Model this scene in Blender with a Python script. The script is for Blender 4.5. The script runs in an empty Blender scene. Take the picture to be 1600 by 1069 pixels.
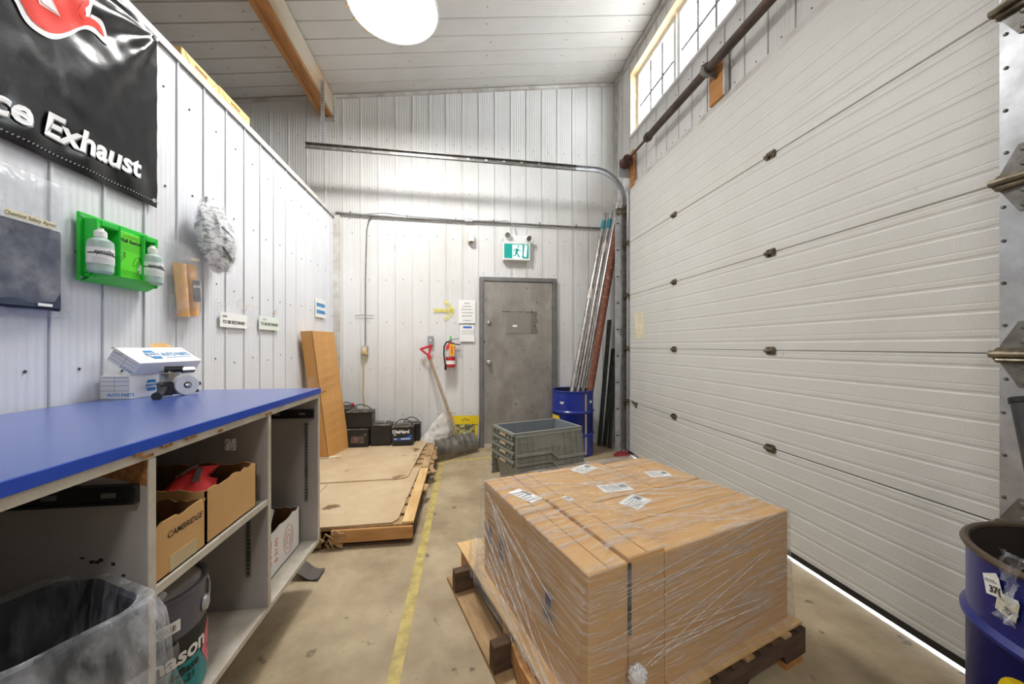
import bpy, bmesh, math, random
from mathutils import Vector, Matrix, noise
R = random.Random(7)
PI = math.pi
SC = bpy.context.scene
COL = SC.collection

# ------------------------------------------------------------------ camera, world, exposure
FPX, CX, HY, CAMZ = 570.0, 800.0, 541.0, 1.25
TH = math.atan(78.0 / FPX)
ST, CT = math.sin(TH), math.cos(TH)
cd = bpy.data.cameras.new('camera')
cam = bpy.data.objects.new('camera', cd)
COL.objects.link(cam)
cam.location = (0, 0, CAMZ)
cam.rotation_euler = (PI / 2, 0, -TH)
cd.sensor_width = 36.0
cd.lens = 36.0 * FPX / 1600.0
cd.shift_y = (HY - 534.5) / 1600.0
cd.clip_start = 0.02
SC.camera = cam
SC.view_settings.view_transform = 'Standard'
SC.view_settings.look = 'None'
SC.view_settings.gamma = 1.0
SC.view_settings.use_curve_mapping = False
SC.view_settings.exposure = 0.40
W = bpy.data.worlds.new('sky')
SC.world = W
W.use_nodes = True
bg = W.node_tree.nodes['Background']
bg.inputs[0].default_value = (0.92, 0.96, 1.0, 1)
bg.inputs[1].default_value = 12.5
LAMP_POWER = 64.0


def ray(px, py):
    a = (px - CX) / FPX
    return Vector((ST + a * CT, CT - a * ST, (HY - py) / FPX))


def onX(px, py, X):
    d = ray(px, py); t = X / d.x
    return Vector((X, d.y * t, CAMZ + d.z * t))


def onY(px, py, Y):
    d = ray(px, py); t = Y / d.y
    return Vector((d.x * t, Y, CAMZ + d.z * t))


def onZ(px, py, Z):
    d = ray(px, py); t = (Z - CAMZ) / d.z
    return Vector((d.x * t, d.y * t, Z))


XL, XR, YB = -1.5, 2.0, 4.55        # left partition, right wall, back wall planes
XD = 1.91                           # face of the overhead door


def ceil_z(x):
    return 4.70 + 0.1395 * (x - 2.02)


# ------------------------------------------------------------------ materials
MATS = {}


def lin(c):
    return tuple((v / 12.92 if v <= 0.04045 else ((v + 0.055) / 1.055) ** 2.4) for v in c)


def rgb(r, g, b):
    return lin((r / 255, g / 255, b / 255))


def mat(name, c, rough=0.5, metal=0.0, c2=None, scale=6.0, stretch=(1, 1, 1), amt=(0.35, 0.65), bump=0.0, bscale=None,
        spot=None, spotscale=30.0, spotamt=0.68, emit=0.0, spec=0.5, trans=0.0, detail=6.0, rvar=0.0, coat=0.0):
    if name in MATS:
        return MATS[name]
    m = bpy.data.materials.new(name); m.use_nodes = True
    nt = m.node_tree; N = nt.nodes; L = nt.links
    b = N['Principled BSDF']
    b.inputs['Base Color'].default_value = (*c, 1)
    b.inputs['Roughness'].default_value = rough
    b.inputs['Metallic'].default_value = metal
    b.inputs['Specular IOR Level'].default_value = spec
    b.inputs['Transmission Weight'].default_value = trans
    b.inputs['Coat Weight'].default_value = coat
    b.inputs['Coat Roughness'].default_value = 0.18
    if emit:
        b.inputs['Emission Color'].default_value = (*c, 1)
        b.inputs['Emission Strength'].default_value = emit
    tc = N.new('ShaderNodeTexCoord')
    mp = N.new('ShaderNodeMapping'); mp.inputs['Scale'].default_value = stretch
    L.new(tc.outputs['Object'], mp.inputs[0])
    if c2 is not None:
        nz = N.new('ShaderNodeTexNoise'); nz.inputs['Scale'].default_value = scale; nz.inputs['Detail'].default_value = detail
        nz.inputs['Roughness'].default_value = 0.62
        L.new(mp.outputs[0], nz.inputs['Vector'])
        rp = N.new('ShaderNodeValToRGB')
        rp.color_ramp.elements[0].position = amt[0]; rp.color_ramp.elements[0].color = (*c, 1)
        rp.color_ramp.elements[1].position = amt[1]; rp.color_ramp.elements[1].color = (*c2, 1)
        L.new(nz.outputs[0], rp.inputs[0])
        out = rp.outputs[0]
        if spot is not None:
            n2 = N.new('ShaderNodeTexNoise'); n2.inputs['Scale'].default_value = spotscale; n2.inputs['Detail'].default_value = 4
            L.new(mp.outputs[0], n2.inputs['Vector'])
            r2 = N.new('ShaderNodeValToRGB')
            r2.color_ramp.elements[0].position = spotamt; r2.color_ramp.elements[0].color = (0, 0, 0, 1)
            r2.color_ramp.elements[1].position = spotamt + 0.06; r2.color_ramp.elements[1].color = (1, 1, 1, 1)
            L.new(n2.outputs[0], r2.inputs[0])
            mx = N.new('ShaderNodeMix'); mx.data_type = 'RGBA'
            L.new(r2.outputs[0], mx.inputs[0]); L.new(out, mx.inputs[6]); mx.inputs[7].default_value = (*spot, 1)
            out = mx.outputs[2]
        L.new(out, b.inputs['Base Color'])
        if rvar:
            mr = N.new('ShaderNodeMapRange'); mr.inputs[3].default_value = max(0.02, rough - rvar); mr.inputs[4].default_value = rough + rvar
            L.new(nz.outputs[0], mr.inputs[0]); L.new(mr.outputs[0], b.inputs['Roughness'])
    if bump:
        nb = N.new('ShaderNodeTexNoise'); nb.inputs['Scale'].default_value = bscale or scale * 4; nb.inputs['Detail'].default_value = 3
        L.new(mp.outputs[0], nb.inputs['Vector'])
        bp = N.new('ShaderNodeBump'); bp.inputs['Strength'].default_value = bump; bp.inputs['Distance'].default_value = 0.01
        L.new(nb.outputs[0], bp.inputs['Height']); L.new(bp.outputs[0], b.inputs['Normal'])
    MATS[name] = m
    return m


def film(name, c=(0.95, 0.96, 0.97), lo=0.05, hi=0.45, scale=4.0, stretch=(1, 1, 1), rough=0.18, bump=0.6, bscale=14.0, rot=(0, 0, 0), p0=0.4, p1=0.75):
    """thin clear plastic: mostly transparent, with glossy creases"""
    m = bpy.data.materials.new(name); m.use_nodes = True
    nt = m.node_tree; N = nt.nodes; L = nt.links
    b = N['Principled BSDF']; out = N['Material Output']
    b.inputs['Base Color'].default_value = (*c, 1); b.inputs['Roughness'].default_value = rough
    b.inputs['Specular IOR Level'].default_value = 0.8
    tr = N.new('ShaderNodeBsdfTransparent'); tr.inputs[0].default_value = (0.97, 0.975, 0.98, 1)
    mx = N.new('ShaderNodeMixShader')
    tc = N.new('ShaderNodeTexCoord'); mp = N.new('ShaderNodeMapping'); mp.inputs['Scale'].default_value = stretch
    mp.inputs['Rotation'].default_value = rot
    L.new(tc.outputs['Object'], mp.inputs[0])
    nz = N.new('ShaderNodeTexNoise'); nz.inputs['Scale'].default_value = scale; nz.inputs['Detail'].default_value = 5; nz.inputs['Roughness'].default_value = 0.65
    L.new(mp.outputs[0], nz.inputs['Vector'])
    mr = N.new('ShaderNodeMapRange'); mr.inputs[1].default_value = p0; mr.inputs[2].default_value = p1
    mr.inputs[3].default_value = lo; mr.inputs[4].default_value = hi
    L.new(nz.outputs[0], mr.inputs[0]); L.new(mr.outputs[0], mx.inputs[0])
    nb = N.new('ShaderNodeTexNoise'); nb.inputs['Scale'].default_value = bscale; nb.inputs['Detail'].default_value = 3
    L.new(mp.outputs[0], nb.inputs['Vector'])
    bp = N.new('ShaderNodeBump'); bp.inputs['Strength'].default_value = bump; bp.inputs['Distance'].default_value = 0.02
    L.new(nb.outputs[0], bp.inputs['Height']); L.new(bp.outputs[0], b.inputs['Normal'])
    L.new(tr.outputs[0], mx.inputs[1]); L.new(b.outputs[0], mx.inputs[2]); L.new(mx.outputs[0], out.inputs[0])
    MATS[name] = m
    return m


M_wall = mat('white_liner_panel', rgb(222, 222, 221), 0.55, c2=rgb(206, 205, 200), scale=1.6, amt=(0.42, 0.75), spot=rgb(176, 166, 146), spotscale=5.5, spotamt=0.72, stretch=(1, 1, 0.5))
M_wall_l = mat('white_liner_panel_clean', rgb(224, 226, 230), 0.5, c2=rgb(214, 215, 218), scale=1.8, amt=(0.42, 0.75), spot=rgb(192, 186, 176), spotscale=7, spotamt=0.76)
M_ceil = mat('ceiling_panel', rgb(216, 214, 210), 0.5, c2=rgb(204, 201, 196), scale=1.4, amt=(0.4, 0.75), spot=rgb(120, 112, 104), spotscale=26, spotamt=0.74)
M_back = mat('wall_backing', rgb(150, 148, 145), 0.8)
M_trim = mat('white_trim', rgb(214, 213, 209), 0.4, c2=rgb(180, 174, 165), scale=7)
M_screw = mat('screw_head', rgb(95, 93, 90), 0.4, metal=0.6)
M_floor = mat('concrete', rgb(186, 168, 136), 0.6, c2=rgb(146, 128, 99), scale=2.6, amt=(0.34, 0.66), spot=rgb(104, 92, 74), spotscale=11, spotamt=0.66, bump=0.12, bscale=60, detail=10, rvar=0.12)
M_line = film('worn_yellow_paint', rgb(212, 190, 108), 0.5, 0.88, scale=12, rough=0.6, bump=0.1, p0=0.34, p1=0.6)
M_odoor = mat('overhead_door_white', rgb(214, 214, 209), 0.42, c2=rgb(204, 203, 196), scale=1.3, amt=(0.4, 0.8), bump=0.16, bscale=170, spot=rgb(172, 160, 134), spotscale=7, spotamt=0.73)
M_galv = mat('galvanised_steel', rgb(190, 193, 197), 0.38, metal=0.5, c2=rgb(160, 162, 165), scale=9, rvar=0.1)
M_galvd = mat('dark_galvanised', rgb(138, 138, 134), 0.42, metal=0.4, c2=rgb(104, 100, 94), scale=16)
M_brass = mat('greasy_hinge', rgb(140, 130, 108), 0.38, metal=0.5, c2=rgb(72, 64, 52), scale=22)
M_black = mat('black_rubber', rgb(26, 26, 27), 0.55)
M_blackp = mat('black_plastic', rgb(30, 30, 32), 0.32, c2=rgb(44, 44, 46), scale=14)
M_pipeb = mat('dark_brown_shaft', rgb(62, 54, 52), 0.5, metal=0.3, c2=rgb(94, 74, 62), scale=12, stretch=(1, 1, 1))
M_wood = mat('pine', rgb(205, 148, 84), 0.6, c2=rgb(168, 108, 54), scale=5, stretch=(6, 1, 6), amt=(0.3, 0.7))
M_woody = mat('pine_along_y', rgb(196, 140, 78), 0.6, c2=rgb(150, 96, 48), scale=5, stretch=(8, 0.6, 8), amt=(0.3, 0.7))
M_beamw = mat('painted_beam', rgb(196, 184, 164), 0.6, c2=rgb(206, 152, 88), scale=2.2, stretch=(1, 0.7, 2), amt=(0.52, 0.72))
M_creamw = mat('cream_jamb', rgb(240, 222, 184), 0.5, c2=rgb(226, 200, 152), scale=4, stretch=(4, 0.6, 4))
M_vinyl = mat('white_vinyl', rgb(232, 232, 232), 0.35)
M_munt = mat('grey_muntin', rgb(130, 134, 140), 0.4)
M_steeld = mat('scuffed_steel_door', rgb(166, 162, 156), 0.42, metal=0.2, c2=rgb(128, 122, 115), scale=4.5, amt=(0.34, 0.7), spot=rgb(66, 58, 50), spotscale=30, spotamt=0.68, stretch=(1, 1, 0.6), detail=10)
M_steelf = mat('grey_door_frame', rgb(128, 127, 126), 0.45, metal=0.2, c2=rgb(108, 106, 104), scale=8)
M_chrome = mat('chrome', rgb(205, 205, 203), 0.2, metal=1.0)
M_blue = mat('blue_laminate', rgb(62, 88, 166), 0.3, c2=rgb(84, 106, 172), scale=2.2, amt=(0.35, 0.75), rvar=0.08, spec=0.6, coat=0.45)
M_bluee = mat('blue_edge_strip', rgb(22, 70, 190), 0.35, c2=rgb(30, 80, 196), scale=12, spot=rgb(150, 140, 120), spotscale=22, spotamt=0.77)
M_lam = mat('grey_melamine', rgb(172, 166, 162), 0.45, c2=rgb(154, 147, 142), scale=2.5, amt=(0.35, 0.75), spot=rgb(74, 66, 58), spotscale=15, spotamt=0.78)
M_lame = mat('pale_board_edge', rgb(208, 202, 190), 0.5, c2=rgb(186, 176, 158), scale=10, spot=rgb(120, 92, 60), spotscale=22, spotamt=0.76)
M_chip = mat('raw_chipboard', rgb(170, 118, 66), 0.85, c2=rgb(116, 76, 40), scale=70, bump=0.5, bscale=90)
M_card = mat('cardboard', rgb(214, 170, 112), 0.72, c2=rgb(202, 155, 98), scale=2.5, amt=(0.35, 0.7), stretch=(1, 1, 1))
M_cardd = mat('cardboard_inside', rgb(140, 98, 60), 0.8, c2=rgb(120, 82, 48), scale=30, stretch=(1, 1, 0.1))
M_cardo = mat('cardboard_orange', rgb(214, 162, 96), 0.66, c2=rgb(200, 145, 80), scale=2, stretch=(3, 3, 0.4), amt=(0.3, 0.75))
M_cardy = mat('cardboard_tan', rgb(222, 178, 114), 0.7, c2=rgb(210, 164, 100), scale=3)
M_sheet = mat('dirty_cardboard_sheet', rgb(206, 184, 150), 0.8, c2=rgb(184, 158, 122), scale=3, amt=(0.35, 0.7), spot=rgb(118, 92, 62), spotscale=4.6, spotamt=0.64, detail=8)
M_pal = mat('pallet_wood', rgb(192, 160, 116), 0.75, c2=rgb(150, 118, 80), scale=4, stretch=(5, 1, 5), spot=rgb(90, 68, 46), spotscale=9, spotamt=0.7)
M_palo = mat('orange_pine', rgb(200, 152, 96), 0.7, c2=rgb(172, 122, 70), scale=4, stretch=(1, 6, 6))
M_pald = mat('dark_old_wood', rgb(96, 72, 50), 0.85, c2=rgb(62, 46, 34), scale=7, stretch=(1, 4, 4), bump=0.3)
M_pall = mat('fresh_pine_board', rgb(226, 192, 136), 0.65, c2=rgb(204, 160, 98), scale=4, stretch=(6, 0.8, 6))
M_tote = mat('grey_tote_plastic', rgb(142, 144, 136), 0.45, c2=rgb(130, 132, 124), scale=6)
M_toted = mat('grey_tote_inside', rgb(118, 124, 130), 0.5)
M_drum = mat('blue_drum_paint', rgb(24, 44, 142), 0.3, c2=rgb(30, 52, 150), scale=8, spot=rgb(90, 100, 150), spotscale=34, spotamt=0.78, spec=0.6)
M_drumn = mat('deep_blue_drum_paint', rgb(14, 28, 112), 0.28, c2=rgb(20, 36, 120), scale=6, spec=0.6)
M_drumi = mat('drum_inside', rgb(48, 40, 34), 0.7, metal=0.2)
M_rim = mat('bare_drum_rim', rgb(98, 84, 68), 0.4, metal=0.6)
M_alum = mat('aluminium_pipe', rgb(196, 194, 190), 0.35, metal=0.8, c2=rgb(150, 144, 138), scale=14)
M_rust = mat('rusty_pipe', rgb(112, 64, 44), 0.75, c2=rgb(150, 118, 104), scale=30, amt=(0.5, 0.75))
M_post = mat('dark_green_post', rgb(66, 70, 62), 0.6, metal=0.3, c2=rgb(48, 50, 46), scale=10)
M_red = mat('red_plastic', rgb(188, 34, 46), 0.35)
M_redb = mat('bright_red', rgb(222, 40, 44), 0.4, c2=rgb(236, 70, 70), scale=10)
M_redp = mat('banner_red', rgb(238, 46, 18), 0.6, spec=0.3)
M_white = mat('white_plastic', rgb(236, 236, 234), 0.4)
M_paper = mat('white_paper', rgb(240, 240, 238), 0.7)
M_papery = mat('aged_paper', rgb(230, 224, 200), 0.8, c2=rgb(214, 202, 164), scale=10)
M_ink = mat('black_ink', rgb(34, 36, 38), 0.6)
M_inkg = mat('grey_ink', rgb(130, 132, 134), 0.7)
M_inkb = mat('blue_ink', rgb(46, 128, 190), 0.6)
M_inkl = mat('light_blue_ink', rgb(110, 168, 214), 0.6)
M_inkw = mat('white_ink', rgb(240, 240, 240), 0.5)
M_ban = mat('black_vinyl_banner', rgb(15, 15, 17), 0.24, c2=rgb(22, 22, 24), scale=5, bump=0.06, bscale=40, spec=0.4)
M_green = mat('green_plastic', rgb(38, 196, 62), 0.35)
M_greenl = mat('lime_panel', rgb(96, 222, 40), 0.45)
M_teal = mat('teal_label', rgb(20, 142, 148), 0.45)
M_teals = mat('exit_sign_green', rgb(16, 158, 146), 0.4, emit=0.12)
M_exw = mat('exit_sign_white', rgb(226, 244, 248), 0.4, emit=0.25)
M_bot = mat('milky_bottle', rgb(206, 226, 220), 0.3, trans=0.35, spec=0.5)
M_yel = mat('yellow_print', rgb(236, 206, 30), 0.45)
M_yelw = film('yellow_paint_spray', rgb(238, 226, 96), 0.35, 0.8, scale=22, rough=0.6, bump=0.0)
M_orange = mat('tan_glove', rgb(234, 186, 126), 0.75, c2=rgb(220, 164, 100), scale=10)
M_navy = mat('navy_cloth', rgb(62, 72, 90), 0.85, c2=rgb(52, 60, 78), scale=6)
M_news = mat('printed_newsprint', rgb(222, 222, 222), 0.6, c2=rgb(150, 150, 154), scale=30, stretch=(1, 1, 2.2), amt=(0.48, 0.6), spot=rgb(70, 70, 78), spotscale=5.5, spotamt=0.6, detail=3)
M_batt = mat('battery_case', rgb(26, 26, 27), 0.35, c2=rgb(38, 37, 36), scale=9)
M_battg = mat('battery_dusty_top', rgb(70, 67, 62), 0.6, c2=rgb(140, 134, 124), scale=14, amt=(0.45, 0.75))
M_cord = mat('yellow_cord', rgb(206, 168, 84), 0.5)
M_ash = mat('worn_ash_handle', rgb(170, 150, 124), 0.7, c2=rgb(138, 116, 90), scale=8, stretch=(6, 6, 1))
M_scoop = mat('worn_aluminium_scoop', rgb(150, 146, 138), 0.42, metal=0.7, c2=rgb(104, 98, 90), scale=8)
M_sack = mat('white_woven_sack', rgb(222, 218, 210), 0.6, c2=rgb(176, 172, 166), scale=18, amt=(0.45, 0.7))
M_camo = mat('camouflage_print', rgb(74, 70, 36), 0.5, c2=rgb(176, 168, 100), scale=26, amt=(0.48, 0.56))
M_pail = mat('grey_pail', rgb(98, 100, 112), 0.4, c2=rgb(86, 88, 100), scale=5)
M_pailt = mat('dusty_lid', rgb(190, 182, 174), 0.6, c2=rgb(168, 160, 150), scale=6)
M_pink = mat('pink_diamond', rgb(220, 110, 126), 0.5)
M_bin = mat('dark_navy_bin', rgb(26, 32, 44), 0.45)
M_glass = film('window_glass', (0.9, 0.95, 1.0), 0.06, 0.06, bump=0.0, rough=0.03)
M_lens = mat('glowing_lens', (1.0, 0.975, 0.96), 0.5, emit=4.0)
M_shade = mat('white_enamel', rgb(232, 230, 226), 0.35)
M_film = film('bag_film', lo=0.05, hi=0.34, scale=7, bump=0.8, bscale=18)
M_binfilm = film('bin_liner_film', (0.86, 0.89, 0.94), lo=0.06, hi=0.6, scale=5, stretch=(2.2, 2.2, 0.7), bump=1.0, bscale=11, rough=0.14)
M_wrap = film('stretch_wrap_film', (0.95, 0.93, 0.90), lo=0.06, hi=0.78, scale=3.6, stretch=(1.0, 12.0, 9.0), bump=1.0, bscale=18, rough=0.09, rot=(0.25, 0.5, 0.5), p0=0.46, p1=0.78)  # whitish opacity streaks double as painted highlights on the top film
M_wraps = film('stretch_wrap_side', (0.92, 0.89, 0.86), lo=0.10, hi=0.62, scale=3.6, stretch=(1.1, 1.1, 18.0), bump=0.9, bscale=14, rough=0.15, rot=(0.36, -0.42, 0.1), p0=0.44, p1=0.76)  # streaked opacity also paints bright highlights into the side film
M_tape = mat('beige_tape', rgb(196, 178, 140), 0.4)
M_out = mat('outside_concrete', rgb(200, 198, 192), 0.9)
M_smear = mat('adhesive_smear', rgb(198, 176, 140), 0.8, c2=rgb(224, 214, 196), scale=22)


# ------------------------------------------------------------------ mesh builder
class MB:
    def __init__(s):
        s.v = []; s.f = []; s.m = []; s.cur = 0

    def add(s, vs, fs):
        o = len(s.v)
        s.v += [Vector(p) for p in vs]
        s.f += [tuple(i + o for i in f) for f in fs]
        s.m += [s.cur] * len(fs)
        return s

    def box(s, a, b, T=None):
        x0, y0, z0 = a; x1, y1, z1 = b
        vs = [Vector(p) for p in ((x0, y0, z0), (x1, y0, z0), (x1, y1, z0), (x0, y1, z0), (x0, y0, z1), (x1, y0, z1), (x1, y1, z1), (x0, y1, z1))]
        if T: vs = [T @ p for p in vs]
        return s.add(vs, [(0, 3, 2, 1), (4, 5, 6, 7), (0, 1, 5, 4), (1, 2, 6, 5), (2, 3, 7, 6), (3, 0, 4, 7)])

    def bbox(s, a, b, c=0.004, T=None):
        """box with chamfered vertical and top edges (soft corners)"""
        x0, y0, z0 = a; x1, y1, z1 = b
        def ring(i, z):
            return [(x0 + i + c, y0 + i, z), (x1 - i - c, y0 + i, z), (x1 - i, y0 + i + c, z), (x1 - i, y1 - i - c, z), (x1 - i - c, y1 - i, z), (x0 + i + c, y1 - i, z), (x0 + i, y1 - i - c, z), (x0 + i, y0 + i + c, z)]
        vs = ring(c, z0) + ring(0, z0 + c) + ring(0, z1 - c) + ring(c, z1)
        fs = [tuple(range(7, -1, -1)), tuple(range(24, 32))]
        for k in range(3):
            for i in range(8):
                j = (i + 1) % 8
                fs.append((k * 8 + i, k * 8 + j, k * 8 + 8 + j, k * 8 + 8 + i))
        vs = [Vector(p) for p in vs]
        if T: vs = [T @ p for p in vs]
        return s.add(vs, fs)

    def hexa(s, vs):
        return s.add(vs, [(0, 3, 2, 1), (4, 5, 6, 7), (0, 1, 5, 4), (1, 2, 6, 5), (2, 3, 7, 6), (3, 0, 4, 7)])

    def tube(s, pts, r, n=10, cap=True, close=False):
        pts = [Vector(p) for p in pts]
        rs = r if isinstance(r, (list, tuple)) else [r] * len(pts)
        vs = []; up = None
        K = len(pts)
        for i, p in enumerate(pts):
            if close:
                d = pts[(i + 1) % K] - pts[i - 1]
            else:
                d = pts[min(i + 1, K - 1)] - pts[max(i - 1, 0)]
            d.normalize()
            if up is None:
                up = Vector((0, 0, 1)) if abs(d.z) < 0.9 else Vector((1, 0, 0))
            a = d.cross(up)
            if a.length < 1e-5: a = d.cross(Vector((0, 1, 0)))
            a.normalize(); bb = a.cross(d).normalized(); up = bb
            for k in range(n):
                t = 2 * PI * k / n
                vs.append(p + (a * math.cos(t) + bb * math.sin(t)) * rs[i])
        fs = []
        for i in range(K if close else K - 1):
            i2 = (i + 1) % K
            for k in range(n):
                k2 = (k + 1) % n
                fs.append((i * n + k, i * n + k2, i2 * n + k2, i2 * n + k))
        if cap and not close:
            fs.append(tuple(range(n - 1, -1, -1))); fs.append(tuple(range((K - 1) * n, K * n)))
        return s.add(vs, fs)

    def lathe(s, prof, c=(0, 0, 0), n=32, T=None, a0=0.0, a1=2 * PI, cap=True):
        full = abs(a1 - a0 - 2 * PI) < 1e-6
        c = Vector(c); vs = []
        nn = n if full else n + 1
        for (r, z) in prof:
            for k in range(nn):
                t = a0 + (a1 - a0) * k / n
                p = Vector((r * math.cos(t), r * math.sin(t), z))
                vs.append((T @ p if T else p) + c)
        fs = []
        for i in range(len(prof) - 1):
            for k in range(n):
                k2 = (k + 1) % nn
                fs.append((i * nn + k, i * nn + k2, (i + 1) * nn + k2, (i + 1) * nn + k))
        if full and cap:
            if prof[0][0] > 1e-6: fs.append(tuple(range(nn - 1, -1, -1)))
            if prof[-1][0] > 1e-6: fs.append(tuple(range((len(prof) - 1) * nn, len(prof) * nn)))
        return s.add(vs, fs)

    def grid(s, fn, nu, nv):
        vs = [fn(i / nu, j / nv) for j in range(nv + 1) for i in range(nu + 1)]
        fs = [(j * (nu + 1) + i, j * (nu + 1) + i + 1, (j + 1) * (nu + 1) + i + 1, (j + 1) * (nu + 1) + i) for j in range(nv) for i in range(nu)]
        return s.add(vs, fs)

    def prism(s, poly, fn, d0, d1):
        """poly: 2D points, fn(u, v, d) -> point"""
        n = len(poly)
        vs = [fn(u, v, d0) for u, v in poly] + [fn(u, v, d1) for u, v in poly]
        fs = [tuple(range(n)), tuple(range(2 * n - 1, n - 1, -1))]
        for i in range(n):
            j = (i + 1) % n
            fs.append((i, i + n, j + n, j))
        return s.add(vs, fs)

    def build(s, name, mt, parent=None, smooth=False, world=True, bevel=0.0, angle=35):
        vs = s.v
        root = parent
        while root is not None and root.parent is not None: root = root.parent
        if root is not None and world and root.type == 'EMPTY':
            Mi = (Matrix.Translation(root.location) @ root.rotation_euler.to_matrix().to_4x4()).inverted()
            vs = [Mi @ p for p in vs]
        me = bpy.data.meshes.new(name)
        me.from_pydata([tuple(p) for p in vs], [], s.f)
        mts = mt if isinstance(mt, (list, tuple)) else [mt]
        for m in mts: me.materials.append(m)
        if len(mts) > 1: me.polygons.foreach_set('material_index', s.m)
        bm = bmesh.new(); bm.from_mesh(me)
        bmesh.ops.recalc_face_normals(bm, faces=bm.faces)
        if bevel:
            bmesh.ops.bevel(bm, geom=[e for e in bm.edges if len(e.link_faces) == 2 and e.calc_face_angle(0) > 0.6], offset=bevel, segments=2, affect='EDGES', clamp_overlap=True)
        bm.to_mesh(me); bm.free()
        if smooth:
            me.polygons.foreach_set('use_smooth', [True] * len(me.polygons))
            try: me.set_sharp_from_angle(angle=math.radians(angle))
            except Exception: pass
        me.update()
        o = bpy.data.objects.new(name, me)
        COL.objects.link(o)
        if parent is not None: o.parent = parent
        return o


def tag(o, label=None, cat=None, group=None, kind=None):
    if label: o['label'] = label
    if cat: o['category'] = cat
    if group: o['group'] = group
    if kind: o['kind'] = kind
    return o


def thing(name, label, cat, loc=(0, 0, 0), rz=0.0, group=None):
    o = bpy.data.objects.new(name, None)
    o.empty_display_size = 0.1
    COL.objects.link(o); o.location = loc; o.rotation_euler = (0, 0, rz)
    return tag(o, label, cat, group)


def structure(o, label=None, cat=None):
    return tag(o, label, cat, kind='structure')


def box(name, a, b, m, parent=None, bevel=0.0):
    return MB().box(a, b).build(name, m, parent, bevel=bevel)


def copy_tree(o, parent=None):
    c = o.copy(); COL.objects.link(c)
    if parent is not None: c.parent = parent
    for ch in list(o.children):
        copy_tree(ch, c)
    return c


_txt = {}


def text2d(s, size=1.0, bold=0.0, shear=0.0, spacing=1.0, align='CENTER'):
    cu = bpy.data.curves.new('t', 'FONT'); cu.body = s; cu.size = size; cu.offset = bold; cu.shear = shear
    cu.space_character = spacing; cu.align_x = align; cu.align_y = 'CENTER'; cu.resolution_u = 3; cu.fill_mode = 'FRONT'
    o = bpy.data.objects.new('t', cu); COL.objects.link(o)
    dg = bpy.context.evaluated_depsgraph_get(); dg.update()
    me = bpy.data.meshes.new_from_object(o.evaluated_get(dg))
    vs = [(p.co.x, p.co.y) for p in me.vertices]; fs = [tuple(f.vertices) for f in me.polygons]
    bpy.data.objects.remove(o); bpy.data.curves.remove(cu); bpy.data.meshes.remove(me)
    return vs, fs


def lettering(s, fn, size, m, parent, bold=0.0, shear=0.0, spacing=1.0, align='CENTER', sx=1.0, world=True):
    vs, fs = text2d(s, size, bold, shear, spacing, align)
    mb = MB(); mb.add([fn(u * sx, v) for u, v in vs], fs)
    return mb.build('lettering', m, parent, world=world)


def plane_fn(o, u, v):
    o, u, v = Vector(o), Vector(u), Vector(v)
    return lambda a, b: o + u * a + v * b


def bars(fn, rects, m, parent, name='print', world=True):
    mb = MB()
    for (u0, v0, u1, v1) in rects:
        mb.add([fn(u0, v0), fn(u1, v0), fn(u1, v1), fn(u0, v1)], [(0, 1, 2, 3)])
    return mb.build(name, m, parent, world=world)


# ------------------------------------------------------------------ room shell
Y0 = -4.6      # rear of the shop
fl = MB().box((-6.2, Y0, -0.1), (XD - 0.012, YB + 0.1, 0.0)).build('floor', M_floor); structure(fl, 'worn grey-brown concrete shop floor', 'floor')
og = MB().box((XD - 0.012, Y0 - 3, -0.14), (14, 12, -0.010)).build('outside_pavement', M_out); structure(og, 'pale concrete pavement outside the big door', 'ground')

PROF = [(0.000, -0.006), (0.002, -0.006), (0.0025, 0.009), (0.010, 0.009), (0.013, 0.0015)]
for k in range(6):
    c = 0.030 + k * 0.029
    PROF += [(c, 0.0012), (c + 0.008, 0.0), (c + 0.0145, 0.0), (c + 0.021, 0.0012)]
PROF = PROF + [(0.1985, 0.0015), (0.199, -0.006), (0.2, -0.006)]


def strip(fn, w=0.2):
    """fn(s, d, end) -> point; end 0/1 are the two ends of the sheet"""
    k = w / 0.2
    vs = []
    for s_, d in PROF:
        vs += [fn(s_ * k, d, 0), fn(s_ * k, d, 1)]
    fs = [(2 * i, 2 * i + 2, 2 * i + 3, 2 * i + 1) for i in range(len(PROF) - 1)]
    mb = MB(); mb.add(vs, fs)
    return mb


def screws(name, parent, pts, nrm, r=0.006):
    nrm = Vector(nrm); a = nrm.orthogonal().normalized(); b = nrm.cross(a)
    mb = MB()
    for p in pts:
        p = Vector(p)
        base = [p + (a * math.cos(t) + b * math.sin(t)) * r for t in [i * PI / 3 for i in range(6)]]
        top = [q * 0.35 + p * 0.65 + nrm * 0.005 for q in base]
        mb.add(base + top, [(i, (i + 1) % 6, 6 + (i + 1) % 6, 6 + i) for i in range(6)] + [(6, 7, 8, 9, 10, 11)])
    o = mb.build(name, M_screw, parent); o['kind'] = 'stuff'
    return o


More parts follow.
